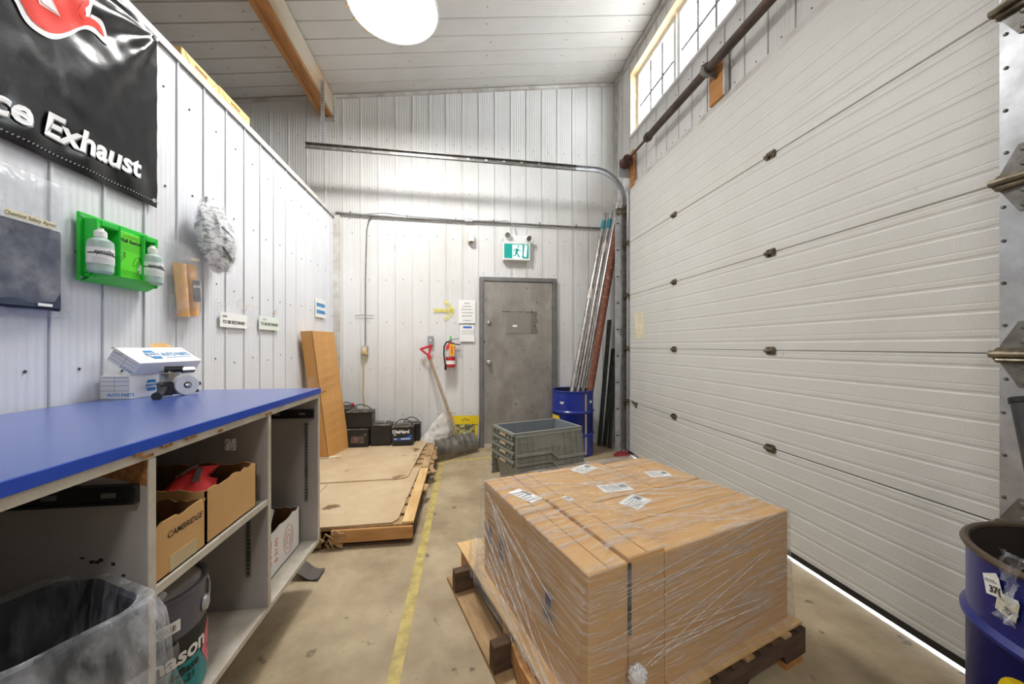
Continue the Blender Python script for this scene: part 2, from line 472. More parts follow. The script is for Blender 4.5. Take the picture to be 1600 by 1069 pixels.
# back wall
wb = MB()
wb.prism([(-6.2, -0.1), (XR + 0.2, -0.1), (XR + 0.2, ceil_z(XR) + 0.12), (-6.2, ceil_z(-6.2) + 0.12)], lambda u, v, d: Vector((u, d, v)), YB + 0.008, YB + 0.15)
wb = wb.build('wall_back', M_back); structure(wb, 'white ribbed metal back wall with grey steel door', 'wall')
DX0, DX1, DZ = 0.213, 1.185, 2.105
x = -4.4
scr = []
rows = [0.33, 0.86, 1.02, 1.52, 2.02, 2.58, 3.12, 3.66, 4.12]
rows = [0.42, 0.98, 1.53, 2.05, 2.58, 3.12, 3.72]
while x < XR - 0.01:
    w = min(0.2, XR - x)
    zb = 0.0
    if x > DX0 - 0.01 and x + w < DX1 + 0.01: zb = DZ
    xx = x
    def fn(s, d, e, xx=xx, zb=zb):
        X = xx + s
        return Vector((X, YB - d, zb if e == 0 else ceil_z(X) - 0.02))
    strip(fn, w).build('panel', M_wall, wb)
    for z in rows:
        for q in (0.1,):
            px = xx + q + R.uniform(-0.012, 0.012)
            if zb > z or (DX0 - 0.03 < px < DX1 + 0.03 and z < DZ) or z > ceil_z(px) - 0.1: continue
            if px < XL and z < 2.85: continue
            scr.append((px, YB - 0.002, z + R.uniform(-0.012, 0.012)))
    x += 0.2
for i in range(6):
    scr.append((DX0 + 0.05 + i * 0.18, YB - 0.003, DZ + 0.05))
screws('screw_heads', wb, scr, (0, -1, 0))

# left partition
PTOP = 2.79
wl = MB().box((XL - 0.12, Y0, -0.05), (XL - 0.008, YB, PTOP)).build('wall_left', M_back); structure(wl, 'white ribbed metal partition wall behind the workbench', 'wall')
y = -0.25
scr = []
while y < YB - 0.01:
    w = min(0.2, YB - y)
    yy = y
    strip(lambda s, d, e, yy=yy: Vector((XL + d, yy + s, 0.0 if e == 0 else PTOP)), w).build('panel', M_wall_l, wl)
    for z in (1.16, 1.62, 2.08, 2.56):
        scr.append((XL + 0.002, yy + 0.11 + R.uniform(-0.02, 0.02), z + R.uniform(-0.02, 0.02)))
    y += 0.2
screws('screw_heads', wl, scr, (1, 0, 0), 0.0065)
tr = MB().box((XL - 0.13, Y0, PTOP), (XL + 0.018, YB, PTOP + 0.012)); tr.box((XL + 0.014, Y0, PTOP - 0.03), (XL + 0.018, YB, PTOP))
structure(tr.build('trim_1', M_trim), 'thin white cap along the top of the partition', 'trim')
structure(box('trim_2', (XL + 0.001, YB - 0.03, 0), (XL + 0.075, YB - 0.001, PTOP), M_trim), 'pale corner strip where partition meets back wall', 'trim')
# roof of the side room (carries the boxes)
structure(box('wall_side_room_roof', (-6.1, Y0 + 0.1, 2.55), (XL - 0.13, YB - 0.02, 2.62), M_back), 'flat grey roof of the side room behind the partition', 'roof')
structure(box('wall_far_left', (-6.3, Y0, -0.1), (-6.2, YB + 0.1, 4.2), M_wall), 'pale outer wall beyond the side room', 'wall')
structure(box('wall_rear', (-6.3, Y0 - 0.15, -0.1), (XR + 0.2, Y0, 4.9), M_wall_l), 'white rear wall of the shop', 'wall')

# ceiling
cl = MB()
cl.prism([(-6.3, ceil_z(-6.3) + 0.007), (XR + 0.3, ceil_z(XR + 0.3) + 0.007), (XR + 0.3, ceil_z(XR + 0.3) + 0.1), (-6.3, ceil_z(-6.3) + 0.1)], lambda u, v, d: Vector((u, d, v)), Y0 - 0.2, YB + 0.2)
cl = cl.build('ceiling', M_ceil); structure(cl, 'sloping pale grey panelled metal ceiling', 'ceiling')
scr = []
y = YB - 0.2
while y > 0.7:
    yy = y
    def fn(s, d, e, yy=yy):
        X = -5.0 if e == 0 else XR
        return Vector((X, yy + s, ceil_z(X) - d - 0.001))
    strip(fn, 0.2).build('panel', M_ceil, cl)
    for X in (-3.2, -2.4, -1.9, -0.6, 0.25, 1.1, 1.75):
        scr.append((X + R.uniform(-0.05, 0.05), yy + 0.1 + R.uniform(-0.04, 0.04), ceil_z(X) - 0.004))
    y -= 0.2
screws('screw_heads', cl, scr, (0, 0, -1), 0.006)
t = MB(); t.prism([(-4.4, ceil_z(-4.4) - 0.045), (XR, ceil_z(XR) - 0.045), (XR, ceil_z(XR) - 0.012), (-4.4, ceil_z(-4.4) - 0.012)], lambda u, v, d: Vector((u, d, v)), YB - 0.03, YB - 0.002)
structure(t.build('trim_3', M_trim), 'narrow cove trim between ceiling and back wall', 'trim')
structure(box('trim_4', (XR - 0.035, 0.3, ceil_z(XR) - 0.06), (XR - 0.002, YB - 0.03, ceil_z(XR) - 0.016), M_trim), 'cove trim between ceiling and door wall', 'trim')
structure(box('trim_5', (XR - 0.03, YB - 0.045, 0), (XR - 0.001, YB - 0.014, ceil_z(XR) - 0.06), M_trim), 'corner strip between back wall and door wall', 'trim')

# right wall with door opening and window band
DY0, DY1, DH = 0.95, 4.0, 3.05
WY0, WY1, WZ0, WZ1 = 1.62, 4.12, 3.74, 4.50
TOPZ = 4.8
wr = MB()
def rb(y0, y1, z0, z1): wr.box((XR + 0.008, y0, z0), (XR + 0.2, y1, z1))
rb(DY1, YB + 0.1, -0.1, WZ0); rb(DY0, DY1, DH + 0.02, WZ0); rb(Y0, DY0, -0.1, WZ0)
rb(Y0, WY0, WZ0, TOPZ); rb(WY1, YB + 0.1, WZ0, TOPZ); rb(WY0, WY1, WZ1, TOPZ)
wr = wr.build('wall_right', M_back); structure(wr, 'white metal wall around the overhead door and windows', 'wall')
y = YB - 0.2
scr = []
while y > -0.7:
    segs = []
    zt = ceil_z(XR) - 0.03
    if y + 0.1 > DY1: lo = 0.0
    elif y + 0.1 > DY0: lo = DH + 0.03
    else: lo = 0.0
    if WY0 < y + 0.1 < WY1: segs = [(lo, WZ0 - 0.01), (WZ1, zt)]
    else: segs = [(lo, zt)]
    for (z0, z1) in segs:
        strip(lambda s, d, e, y=y, z0=z0, z1=z1: Vector((XR - d, y + s, z0 if e == 0 else z1))).build('panel', M_wall, wr)
        if z0 > 2 and z1 < 4: scr += [(XR - 0.002, y + 0.1, 3.2), (XR - 0.002, y + 0.05, 3.62)]
    y -= 0.2
screws('screw_heads', wr, scr, (-1, 0, 0), 0.006)
# trim and jamb around the overhead door
t = MB(); t.box((XD + 0.05, DY0, DH + 0.012), (XR - 0.014, DY1, DH + 0.055)); t.box((XR - 0.03, DY0, DH + 0.02), (XR - 0.012, DY1 + 0.02, DH + 0.10))
structure(t.build('trim_6', M_trim), 'white header trim above the overhead door', 'trim')
structure(box('trim_7', (XR - 0.045, DY1 - 0.02, DH + 0.03), (XR - 0.014, DY1 + 0.05, 3.52), M_wood), 'bare wood jamb beside the overhead door header', 'trim')
structure(box('trim_8', (XD + 0.052, DY1 + 0.005, 0), (XR - 0.014, DY1 + 0.09, DH), M_trim), 'white jamb beside the overhead door', 'trim')
structure(box('trim_9', (XD + 0.052, DY0 - 0.09, 0), (XR - 0.014, DY0 - 0.005, DH), M_trim), 'white jamb at the other side of the overhead door', 'trim')

# windows
t = MB()
t.box((XR - 0.02, WY0, WZ1 - 0.022), (XR + 0.16, WY1, WZ1)); t.box((XR - 0.02, WY1 - 0.022, WZ0), (XR + 0.16, WY1, WZ1 - 0.022)); t.box((XR - 0.02, WY0, WZ0), (XR + 0.16, WY0 + 0.022, WZ1 - 0.022))
structure(t.build('trim_10', M_creamw), 'cream wooden lining around the window band', 'trim')
structure(box('trim_11', (XR - 0.03, WY0 + 0.022, WZ0 - 0.02), (XR + 0.16, WY1 - 0.022, WZ0 + 0.004), M_vinyl), 'white sill under the window band', 'trim')
wspan = [(WY1 - 0.024 - 0.80 * (i + 1) - 0.02 * i, WY1 - 0.024 - 0.82 * i) for i in range(3)]
for i, (a, b) in enumerate(wspan):
    w = thing('window_%d' % (i + 1), ['white window with grey grilles at the corner end of the band', 'white window with grey grilles in the middle of the band', 'white window with grey grilles at the other end of the band'][i], 'window', (XR + 0.09, (a + b) / 2, WZ0 + 0.004))
    w['kind'] = 'structure'
    xo, xi = XR + 0.06, XR + 0.12
    z0, z1 = WZ0 + 0.004, WZ1 - 0.022
    f = MB(); q = 0.045
    f.box((xo, a, z0), (xi, a + q, z1)); f.box((xo, b - q, z0), (xi, b, z1)); f.box((xo, a + q, z0), (xi, b - q, z0 + q)); f.box((xo, a + q, z1 - q), (xi, b - q, z1))
    f.build('window_frame', M_vinyl, w)
    box('pane', (XR + 0.088, a + q, z0 + q), (XR + 0.094, b - q, z1 - q), M_glass, w)
    for k in (1, 2):
        yy = a + q + (b - a - 2 * q) * k / 3
        box('muntin', (XR + 0.080, yy - 0.014, z0 + q), (XR + 0.087, yy + 0.014, z1 - q), M_munt, w)
    for k in (1,):
        zz = (z0 + z1) / 2 - 0.03
        box('muntin', (XR + 0.079, a + q, zz - 0.014), (XR + 0.086, b - q, zz + 0.014), M_munt, w)

# ------------------------------------------------------------------ steel service door in the back wall
d1 = thing('door_1', 'scuffed grey steel service door with deadbolt and knob', 'door', ((DX0 + DX1) / 2, YB, 0)); d1['kind'] = 'structure'
f = MB(); yf = YB - 0.055
fw = 0.05
f.box((DX0, yf, 0), (DX0 + fw, YB - 0.001, DZ)); f.box((DX1 - fw, yf, 0), (DX1, YB - 0.001, DZ)); f.box((DX0 + fw, yf, DZ - fw), (DX1 - fw, YB - 0.001, DZ))
f.build('door_frame', M_steelf, d1, bevel=0.003)
slab = box('door_leaf', (DX0 + fw + 0.004, YB - 0.042, 0.02), (DX1 - fw - 0.004, YB - 0.015, DZ - fw - 0.004), M_steeld, d1)
yl = YB - 0.042
p = onY(764, 504, yl); MB().lathe([(0, 0.02), (0.022, 0.018), (0.027, 0.0)], (p.x, yl, p.z), 16, Matrix.Rotation(PI / 2, 4, 'X')).build('deadbolt', M_chrome, d1, smooth=True)
p = onY(764, 567, yl); MB().lathe([(0.034, 0.0), (0.034, 0.006), (0.012, 0.010), (0.012, 0.03), (0.027, 0.042), (0.029, 0.058), (0.018, 0.068), (0, 0.069)], (p.x, yl, p.z), 18, Matrix.Rotation(PI / 2, 4, 'X')).build('door_knob', M_chrome, d1, smooth=True)
for z in (1.78, 1.07, 0.25):
    MB().tube([(DX1 - fw - 0.002, yl - 0.006, z - 0.06), (DX1 - fw - 0.002, yl - 0.006, z + 0.06)], 0.008, 8).build('hinge', M_steelf, d1, smooth=True)
a, b = onY(791, 489, yl), onY(841, 521, yl)
MB().box((a.x, yl - 0.004, b.z), (b.x - 0.09, yl - 0.0005, a.z)).build('cover_plate', mat('dull_plate', rgb(142, 138, 132), 0.5, metal=0.3), d1)
fr = MB()
for k in range(16):
    zz = b.z + (a.z - b.z) * k / 15
    fr.box((b.x - 0.09, yl - 0.002, zz - 0.004), (b.x - R.uniform(0.0, 0.03), yl - 0.0005, zz + 0.004))
for k in range(9):
    fr.box((a.x + k * 0.05 - 0.05, yl - 0.002, a.z + R.uniform(0.0, .015)), (a.x + k * 0.05 - 0.01, yl - 0.0005, a.z + 0.015 + R.uniform(0, 0.012)))
fr.build('glue_marks', mat('glue_mark', rgb(92, 84, 76), 0.8), d1)['kind'] = 'stuff'
MB().box((onY(801, 506, yl).x, yl - 0.006, 1.49), (onY(808, 506, yl).x, yl - 0.004, 1.515)).build('tape_scrap', M_paper, d1)
box('door_sweep', (DX0 + fw + 0.004, YB - 0.05, 0.0), (DX1 - fw - 0.004, YB - 0.0425, 0.045), M_lame, d1)

# ------------------------------------------------------------------ overhead door
d2 = thing('door_2', 'large white ribbed sectional overhead door with greasy hinges', 'door', (XD, (DY0 + DY1) / 2, 0)); d2['kind'] = 'structure'
SEC = 0.61
prof = [(0.0, 0.006), (0.004, 0.0)]
for k in range(6):
    z = 0.052 + k * 0.101
    prof += [(z - 0.006, 0.0), (z, 0.0022), (z + 0.008, 0.0016), (z + 0.012, 0.0), (z + 0.030, 0.0), (z + 0.034, 0.0009), (z + 0.038, 0.0)]
prof = [q for q in prof if q[0] < SEC - 0.012] + [(SEC - 0.006, 0.0), (SEC - 0.002, 0.006)]
GAP = 0.024
for i in range(5):
    zb = i * SEC + (GAP if i == 0 else 0.004)
    h = SEC - (0.022 if i == 0 else 0)
    mb = MB(); vs = []; n = len(prof)
    for (z, dd) in prof:
        zz = zb + z * h / SEC
        vs += [(XD + dd, DY0, zz), (XD + dd, DY1, zz)]
    zt = zb + SEC * h / SEC - 0.002
    vs += [(XD + 0.048, DY0, zt), (XD + 0.048, DY1, zt), (XD + 0.048, DY0, zb), (XD + 0.048, DY1, zb)]
    m_ = n + 2
    fs = [(2 * k, 2 * k + 1, 2 * ((k + 1) % m_) + 1, 2 * ((k + 1) % m_)) for k in range(m_)]
    fs += [tuple(2 * k for k in range(m_)), tuple(2 * k + 1 for k in range(m_ - 1, -1, -1))]
    mb.add(vs, fs)
    pn = mb.build('door_section', M_odoor, d2)
    for (a, b) in ((DY0, 1.058), (3.965, DY1)):
        st = MB().box((XD - 0.003, a, zb + 0.006), (XD + 0.001, b, zt - 0.004)); st = st.build('end_stile', M_galv, pn)
        if a < 2:
            sc = MB()
            for z in (0.1, 0.25, 0.4, 0.52):
                sc.lathe([(0.006, 0), (0.006, 0.003), (0.003, 0.005), (0, 0.005)], (XD - 0.003, 1.045 + R.uniform(-.004, .004), zb + z), 8, Matrix.Rotation(-PI / 2, 4, 'Y'))
            sc.build('rivets', M_galvd, pn)['kind'] = 'stuff'
    if i == 0:
        box('bottom_seal', (XD - 0.004, DY0, 0.015), (XD + 0.044, DY1, 0.046), M_black, pn)
    else:
        box('seam_light_blocker', (XD + 0.012, DY0, zb - 0.012), (XD + 0.046, DY1, zb + 0.004), M_black, pn)  # strip added behind the seam to stop daylight leaking through


def hinge(y, z, s=1.0):
    mb = MB()
    mb.prism([(-0.032, -0.024), (0.024, -0.026), (0.034, -0.014), (0.034, 0.014), (0.024, 0.026), (-0.032, 0.024), (-0.050, 0.006), (-0.050, -0.006)], lambda u, v, d: Vector((XD - d, y + u * s * -1, z + v * s)), 0.0, 0.004)
    h = mb.build('hinge', M_brass, d2)
    k = MB().tube([(XD - 0.014, y - 0.03 * s, z), (XD - 0.014, y + 0.035 * s, z)], 0.011 * s, 8)
    k.box((XD - 0.016, y - 0.032 * s, z - 0.018 * s), (XD - 0.002, y - 0.022 * s, z + 0.018 * s)); k.box((XD - 0.016, y + 0.012 * s, z - 0.018 * s), (XD - 0.002, y + 0.022 * s, z + 0.018 * s))
    k.build('pin', M_brass, h, smooth=True)


for i in range(1, 5):
    z = i * SEC + 0.002
    for y in (onX(1054, 500, XD).y, onX(1205, 500, XD).y):
        hinge(y, z)
    # roller hinges on the end stile: diamond plate, four bolts, roller sleeve
    y = 0.995
    dm = MB().prism([(0.0, 0.115), (0.014, 0.115), (0.058, 0.03), (0.058, -0.03), (0.014, -0.115), (-0.014, -0.115), (-0.058, -0.03), (-0.058, 0.03), (-0.014, 0.115)], lambda u, v, d: Vector((XD - 0.003 - d, y + u, z + v)), 0.0, 0.007)
    h = dm.build('end_hinge', M_galvd, d2)
    sl = MB().tube([(XD - 0.024, y - 0.14, z), (XD - 0.024, y + 0.075, z)], 0.013, 10); sl.tube([(XD - 0.02, y - 0.05, z - 0.022), (XD - 0.02, y + 0.06, z - 0.022)], 0.009, 8)
    sl.prism([(-0.05, 0.018), (0.06, 0.024), (0.082, 0.0), (0.065, -0.03), (-0.05, -0.03)], lambda u, v, d: Vector((XD - 0.006 - d, y + u, z + v)), 0.0, 0.012)
    sl.build('roller_sleeve', M_brass, h, smooth=True)
    for dz in (-0.095, -0.045, 0.045, 0.095):
        MB().lathe([(0.010, 0), (0.010, 0.004), (0.005, 0.008), (0, 0.008)], (XD - 0.010, y, z + dz), 8, Matrix.Rotation(-PI / 2, 4, 'Y')).build('bolt', M_galvd, h)
    rl = MB().tube([(XD - 0.03, DY1 - 0.03, z), (XD - 0.03, DY1 + 0.05, z)], 0.010, 8); rl.box((XD - 0.03, DY1 - 0.03, z - 0.03), (XD - 0.002, DY1 - 0.005, z + 0.03)); rl.tube([(XD - 0.03, DY1 + 0.03, z), (XD - 0.03, DY1 + 0.05, z)], 0.022, 10)
    rl.build('roller', M_brass, d2, smooth=True)
p = onX(993, 630, XD)
lk = MB().box((XD - 0.02, p.y - 0.05, p.z - 0.012), (XD, p.y + 0.04, p.z + 0.012)); lk.tube([(XD - 0.02, p.y + 0.05, p.z + 0.02), (XD - 0.02, p.y - 0.01, p.z)], 0.008, 8); lk.box((XD - 0.012, p.y - 0.03, p.z - 0.05), (XD, p.y - 0.01, p.z))
lk.build('slide_lock', M_brass, d2)

# tracks
def sweep(path, prof):
    mb = MB(); vs = []; K = len(path); n = len(prof)
    for i, (px_, pz_) in enumerate(path):
        a = Vector(path[max(i - 1, 0)]); b = Vector(path[min(i + 1, K - 1)]); d = (b - a).normalized(); nn = Vector((-d.y, d.x))
        for (u, v) in prof:
            vs.append((px_ + nn.x * u, v, pz_ + nn.y * u))
    fs = [(i * n + k, i * n + (k + 1) % n, (i + 1) * n + (k + 1) % n, (i + 1) * n + k) for i in range(K - 1) for k in range(n)]
    fs += [tuple(range(n)), tuple(range(K * n - 1, (K - 1) * n - 1, -1))]
    return mb.add(vs, fs)


def track(yc, sgn, label, grp=None):
    t = thing('door_track', label, 'door track', (1.88, yc, 0))
    w = 0.028
    pr = [(-w, 0.0), (-w, sgn * -0.03), (-w + 0.004, sgn * -0.03), (-w + 0.004, sgn * -0.004), (w - 0.004, sgn * -0.004), (w - 0.004, sgn * -0.03), (w, sgn * -0.03), (w, 0.0)]
    pr = [(u, yc + v) for u, v in pr]
    sweep([(1.88, 0.03), (1.88, 2.9)], pr).build('upright_rail', M_galvd, t)
    rr = 0.37; cx_, cz_ = 1.88 - rr, 2.93
    sweep([(1.88, 2.9)] + [(cx_ + rr * math.cos(q * PI / 2 / 12), cz_ + rr * math.sin(q * PI / 2 / 12)) for q in range(13)] + [(1.3, 3.30)], pr).build('curved_rail', M_galv, t, smooth=True)
    hr = sweep([(1.3, 3.30), (-1.62, 3.345)], pr).build('ceiling_rail', M_galvd, t)
    sl = MB()
    for k in range(13):
        xx = -1.55 + k * 0.2
        sl.box((xx, yc - sgn * 0.0065, 3.315), (xx + 0.03, yc - sgn * 0.004, 3.33))
    sl.build('slots', M_white, hr)['kind'] = 'stuff'
    an = MB(); an.box((1.775, yc - 0.002, 0.0), (1.842, yc + 0.003, 2.86)); an.box((1.837, yc + 0.003, 0.0), (1.842, yc + 0.06, 2.86))
    an = an.build('angle_bracket', M_galv, t)
    sl = MB()
    for k in range(9):
        sl.box((1.79, yc - 0.0035, 0.2 + k * 0.31), (1.825, yc - 0.002, 0.212 + k * 0.31))
    sl.build('slots', M_black, an)['kind'] = 'stuff'
    for z in (0.35, 1.42, 2.1):
        MB().box((1.842, yc - 0.02, z - 0.05), (1.86, yc + 0.02, z + 0.05)).build('track_clip', M_galvd, t)
    fb = MB(); fb.box((1.79, yc - 0.03, 2.80), (1.905, yc + 0.0, 2.86)); fb.tube([(1.80, yc - 0.03, 2.78), (1.90, yc - 0.03, 2.90)], 0.012, 8)
    fb.build('flag_bracket', M_brass, t)
    ps = MB().box((-1.475, yc + 0.004, 3.34), (-1.437, yc + 0.008, 4.06)); ps.box((-1.475, yc + 0.008, 3.34), (-1.471, yc + 0.035, 4.06)); ps = ps.build('hanger_strap', M_galv, t)
    hl = MB()
    for k in range(22): hl.lathe([(0.006, 0), (0, 0.0005)], (-1.456, yc + 0.0035, 3.37 + k * 0.031), 6, Matrix.Rotation(PI / 2, 4, 'X'))
    hl.build('holes', M_screw, ps)['kind'] = 'stuff'
    return t


track(4.07, 1, 'galvanised track of the overhead door, curving out along the back wall')
track(0.885, -1, 'galvanised track of the overhead door, on the side away from the back wall')

# torsion shaft above the door
sx, sz = 1.88, 3.385
sh = thing('torsion_shaft', 'dark brown lift shaft above the overhead door', 'door shaft', (sx, 2.5, sz))
MB().tube([(sx, 0.8, sz), (sx, 4.08, sz)], 0.013, 10).build('rod', M_pipeb, sh, smooth=True)
MB().tube([(sx, 1.0, sz), (sx, 3.50, sz)], 0.034, 14).build('spring_sleeve', M_pipeb, sh, smooth=True)
MB().lathe([(0.0, -0.03), (0.04, -0.03), (0.046, 0.0), (0.04, 0.03), (0.02, 0.045), (0, 0.045)], (sx, 3.5, sz), 14, Matrix.Rotation(-PI / 2, 4, 'X')).build('winding_cone', M_pipeb, sh, smooth=True)
dr = MB().lathe([(0.02, -0.05), (0.06, -0.05), (0.06, -0.04), (0.05, -0.03), (0.05, 0.04), (0.062, 0.05), (0.02, 0.05)], (sx, 4.0, sz), 20, Matrix.Rotation(-PI / 2, 4, 'X'))
for k in range(5):
    q = k * 2 * PI / 5
    dr.tube([(sx, 3.945, sz), (sx + 0.052 * math.cos(q), 3.945, sz + 0.052 * math.sin(q))], 0.006, 6)
dr.build('cable_drum', mat('drum_maroon', rgb(92, 62, 56), 0.5, metal=0.4), sh, smooth=True)
bk = MB().box((sx - 0.06, 4.06, sz - 0.16), (XR - 0.02, 4.066, sz + 0.05)); bk.box((XR - 0.02, 4.06, sz - 0.16), (XR - 0.014, 4.12, sz + 0.05)); bk.build('end_bracket', M_galv, sh)
yb_ = onX(1122, 100, XR - 0.03).y
bk = MB().prism([(-0.07, 0.03), (-0.03, 0.055), (0.085, 0.06), (0.085, -0.07), (0.03, -0.06), (-0.06, -0.03)], lambda u, v, d: Vector((sx + 0.02 + u, yb_ + d, sz + v)), -0.006, 0.006); bk.lathe([(0.05, -0.02), (0.05, 0.02)], (sx, yb_, sz), 14, Matrix.Rotation(-PI / 2, 4, 'X')); bk.build('centre_bracket', M_galvd, sh, smooth=True)
structure(box('trim_12', (XR - 0.05, yb_ - 0.075, DH + 0.10), (XR - 0.014, yb_ + 0.075, 3.5), M_wood), 'bare wood pad behind the shaft bracket', 'trim')
structure(box('trim_13', (XR - 0.05, yb_ - 0.095, DH + 0.10), (XR - 0.014, yb_ - 0.077, 3.5), M_trim), 'white edge strip beside the wood pad', 'trim')

# ------------------------------------------------------------------ ceiling beam and lamp
bm_ = thing('ceiling_beam', 'laminated wood roof beam with pale dusty side face', 'beam', (-1.57, 0, 3.93))
for k in range(3):
    x0 = -1.645 + k * 0.046
    mb = MB(); mb.prism([(x0, 3.93 + (0.012 if k == 1 else 0)), (x0 + 0.044, 3.93 + (0.012 if k == 1 else 0)), (x0 + 0.044, ceil_z(x0 + 0.044) - 0.014), (x0, ceil_z(x0) - 0.014)], lambda u, v, d: Vector((u, d, v)), Y0 + 0.01, YB - 0.03)
    mb.build('ply', M_woody, bm_)
MB().box((-1.508, Y0 + 0.01, 3.955), (-1.498, YB - 0.03, ceil_z(-1.5) - 0.016)).build('side_board', M_beamw, bm_)
t = MB().box((-1.64, YB - 0.028, 3.90), (-1.48, YB - 0.004, 3.928)); t.box((-1.497, YB - 0.028, 3.928), (-1.48, YB - 0.004, 4.18)); structure(t.build('trim_14', M_trim), 'white trim around the beam end on the back wall', 'trim')

LR = 0.34


def lamp(loc, label, power=1.0):
    l = thing('high_bay_lamp', label, 'ceiling lamp', (loc[0], loc[1], loc[2]))
    mb = MB().lathe([(LR, 0.0), (LR + 0.012, 0.004), (LR + 0.006, 0.012), (0.29, 0.08), (0.18, 0.17), (0.12, 0.20), (0.10, 0.205), (0.0, 0.205)], (0, 0, 0), 40, cap=False)
    mb.build('shade', M_shade, l, smooth=True, world=False)
    MB().lathe([(LR - 0.002, 0.010), (LR - 0.02, 0.006), (0.2, -0.008), (0.0, -0.014)], (0, 0, 0), 40, cap=False).build('lens', M_lens, l, smooth=True, world=False)
    rg = MB()
    rg.tube([(math.cos(q * PI / 24) * (LR + 0.004), math.sin(q * PI / 24) * (LR + 0.004), 0.004) for q in range(48)], 0.008, 6, close=True)
    rg.build('rim', M_shade, l, smooth=True, world=False)
    for q in range(3):
        an = 2.4 + q * 0.35
        MB().box((-0.015, -0.012, -0.012), (0.015, 0.012, 0.014), Matrix.Translation((math.cos(an) * (LR + 0.008), math.sin(an) * (LR + 0.008), 0)) @ Matrix.Rotation(an, 4, 'Z')).build('clip', M_creamw, l, world=False)
    hz = ceil_z(loc[0]) - loc[2]
    hd = MB().lathe([(0.0, 0.205), (0.085, 0.205), (0.085, 0.33), (0.06, 0.35), (0.0, 0.35)], (0, 0, 0), 20); hd.build('ballast_housing', M_galv, l, smooth=True, world=False)
    MB().tube([(0, 0, 0.34), (0, 0, hz - 0.005)], 0.01, 8).build('hanger_rod', M_galvd, l, world=False)
    ld = bpy.data.lights.new('lamp_glow', 'AREA'); ld.shape = 'DISK'; ld.size = 0.6; ld.energy = LAMP_POWER * power; ld.color = (1.0, 0.985, 0.965)
    lo = bpy.data.objects.new('lamp_glow', ld); COL.objects.link(lo); lo.parent = l; lo.location = (0, 0, -0.018)
    return l


LZ = 3.9
cc = ray(615, 14); tt = (LZ - CAMZ) / cc.z
lamp((cc.x * tt, cc.y * tt, LZ), 'round white high-bay ceiling lamp with glowing lens')
lamp((0.1, -1.6, LZ), 'added unseen high-bay fill lamp further back in the shop', 0.55)  # extra lamp added out of view to brighten the room
lamp((-0.6, -3.6, LZ), 'added unseen high-bay fill lamp near the rear wall', 0.55)  # another unseen lamp, put in only as fill light

# ------------------------------------------------------------------ floor marking
mb = MB()
def fl_strip(pts, w):
    for i in range(len(pts) - 1):
        a, b = Vector(pts[i]), Vector(pts[i + 1]); d = (b - a).normalized(); n = Vector((-d.y, d.x, 0)) * w / 2
        z = Vector((0, 0, 0.0015))
        mb.add([a + n + z, a - n + z, b - n + z, b + n + z], [(0, 1, 2, 3)])
p1 = onZ(620, 1040, 0); p2 = onZ(690, 722, 0); p0 = p1 + (p1 - p2).normalized() * 1.2; p3 = onZ(768, 715, 0); p4 = p3 + (p3 - p2).normalized() * 0.3
fl_strip([p0, p1, p2], 0.05); fl_strip([p2, p3, p4], 0.05)
tag(mb.build('floor_line', M_line), 'worn yellow painted line on the concrete beside the pallet platform', 'floor marking')


# ------------------------------------------------------------------ workbench
BX, BY1, BTOP, BBOT = -0.745, 2.05, 1.028, 0.215
BY0 = 0.38
BW = XL + 0.016
bench = thing('workbench', 'long open-fronted workbench with blue laminate top', 'workbench', ((BX + BW) / 2, (BY0 + BY1) / 2, 0))
box('worktop', (BW, BY0 - 0.02, BTOP - 0.026), (BX - 0.003, BY1 + 0.008, BTOP), M_blue, bench)
mb = MB().box((BX - 0.003, BY0 - 0.02, BTOP - 0.026), (BX + 0.002, BY1 + 0.010, BTOP - 0.0005)); mb.box((BW, BY1 + 0.008, BTOP - 0.026), (BX - 0.003, BY1 + 0.010, BTOP - 0.0005))
mb.build('edge_strip', M_bluee, bench)
box('top_rail', (BW, BY0, BTOP - 0.05), (BX - 0.004, BY1, BTOP - 0.027), M_lame, bench)
YD1, YD2 = onX(239, 900, BX).y, onX(422, 800, BX).y
for (a, b) in ((BY0, BY0 + 0.02), (YD1 - 0.01, YD1 + 0.01), (YD2 - 0.009, YD2 + 0.009), (BY1 - 0.02, BY1)):
    pn = box('upright_panel', (BW, a, BBOT + 0.02), (BX - 0.004, b, BTOP - 0.051), M_lam, bench)
    box('front_edge', (BX - 0.004, a - 0.0005, BBOT + 0.02), (BX - 0.001, b + 0.0005, BTOP - 0.051), M_lame, pn)
bp_ = box('bottom_panel', (BW, BY0, BBOT), (BX - 0.002, BY1, BBOT + 0.019), M_lame, bench)
box('back_panel', (BW, BY0 + 0.02, BBOT + 0.02), (BW + 0.006, BY1 - 0.02, BTOP - 0.051), M_lam, bench)
box('toe_kick', (BX - 0.34, BY0, 0.0), (BX - 0.32, BY1 - 0.02, BBOT), M_blackp, bench)
box('toe_kick', (BW + 0.05, BY0, 0.0), (BW + 0.07, BY1 - 0.02, BBOT), M_blackp, bench)
SHZ = 0.655
sf = box('shelf', (BW + 0.01, YD1 + 0.011, SHZ - 0.02), (BX - 0.008, YD2 - 0.010, SHZ), M_lam, bench)
box('front_edge', (BX - 0.008, YD1 + 0.011, SHZ - 0.021), (BX - 0.002, YD2 - 0.012, SHZ + 0.0005), M_lame, sf)
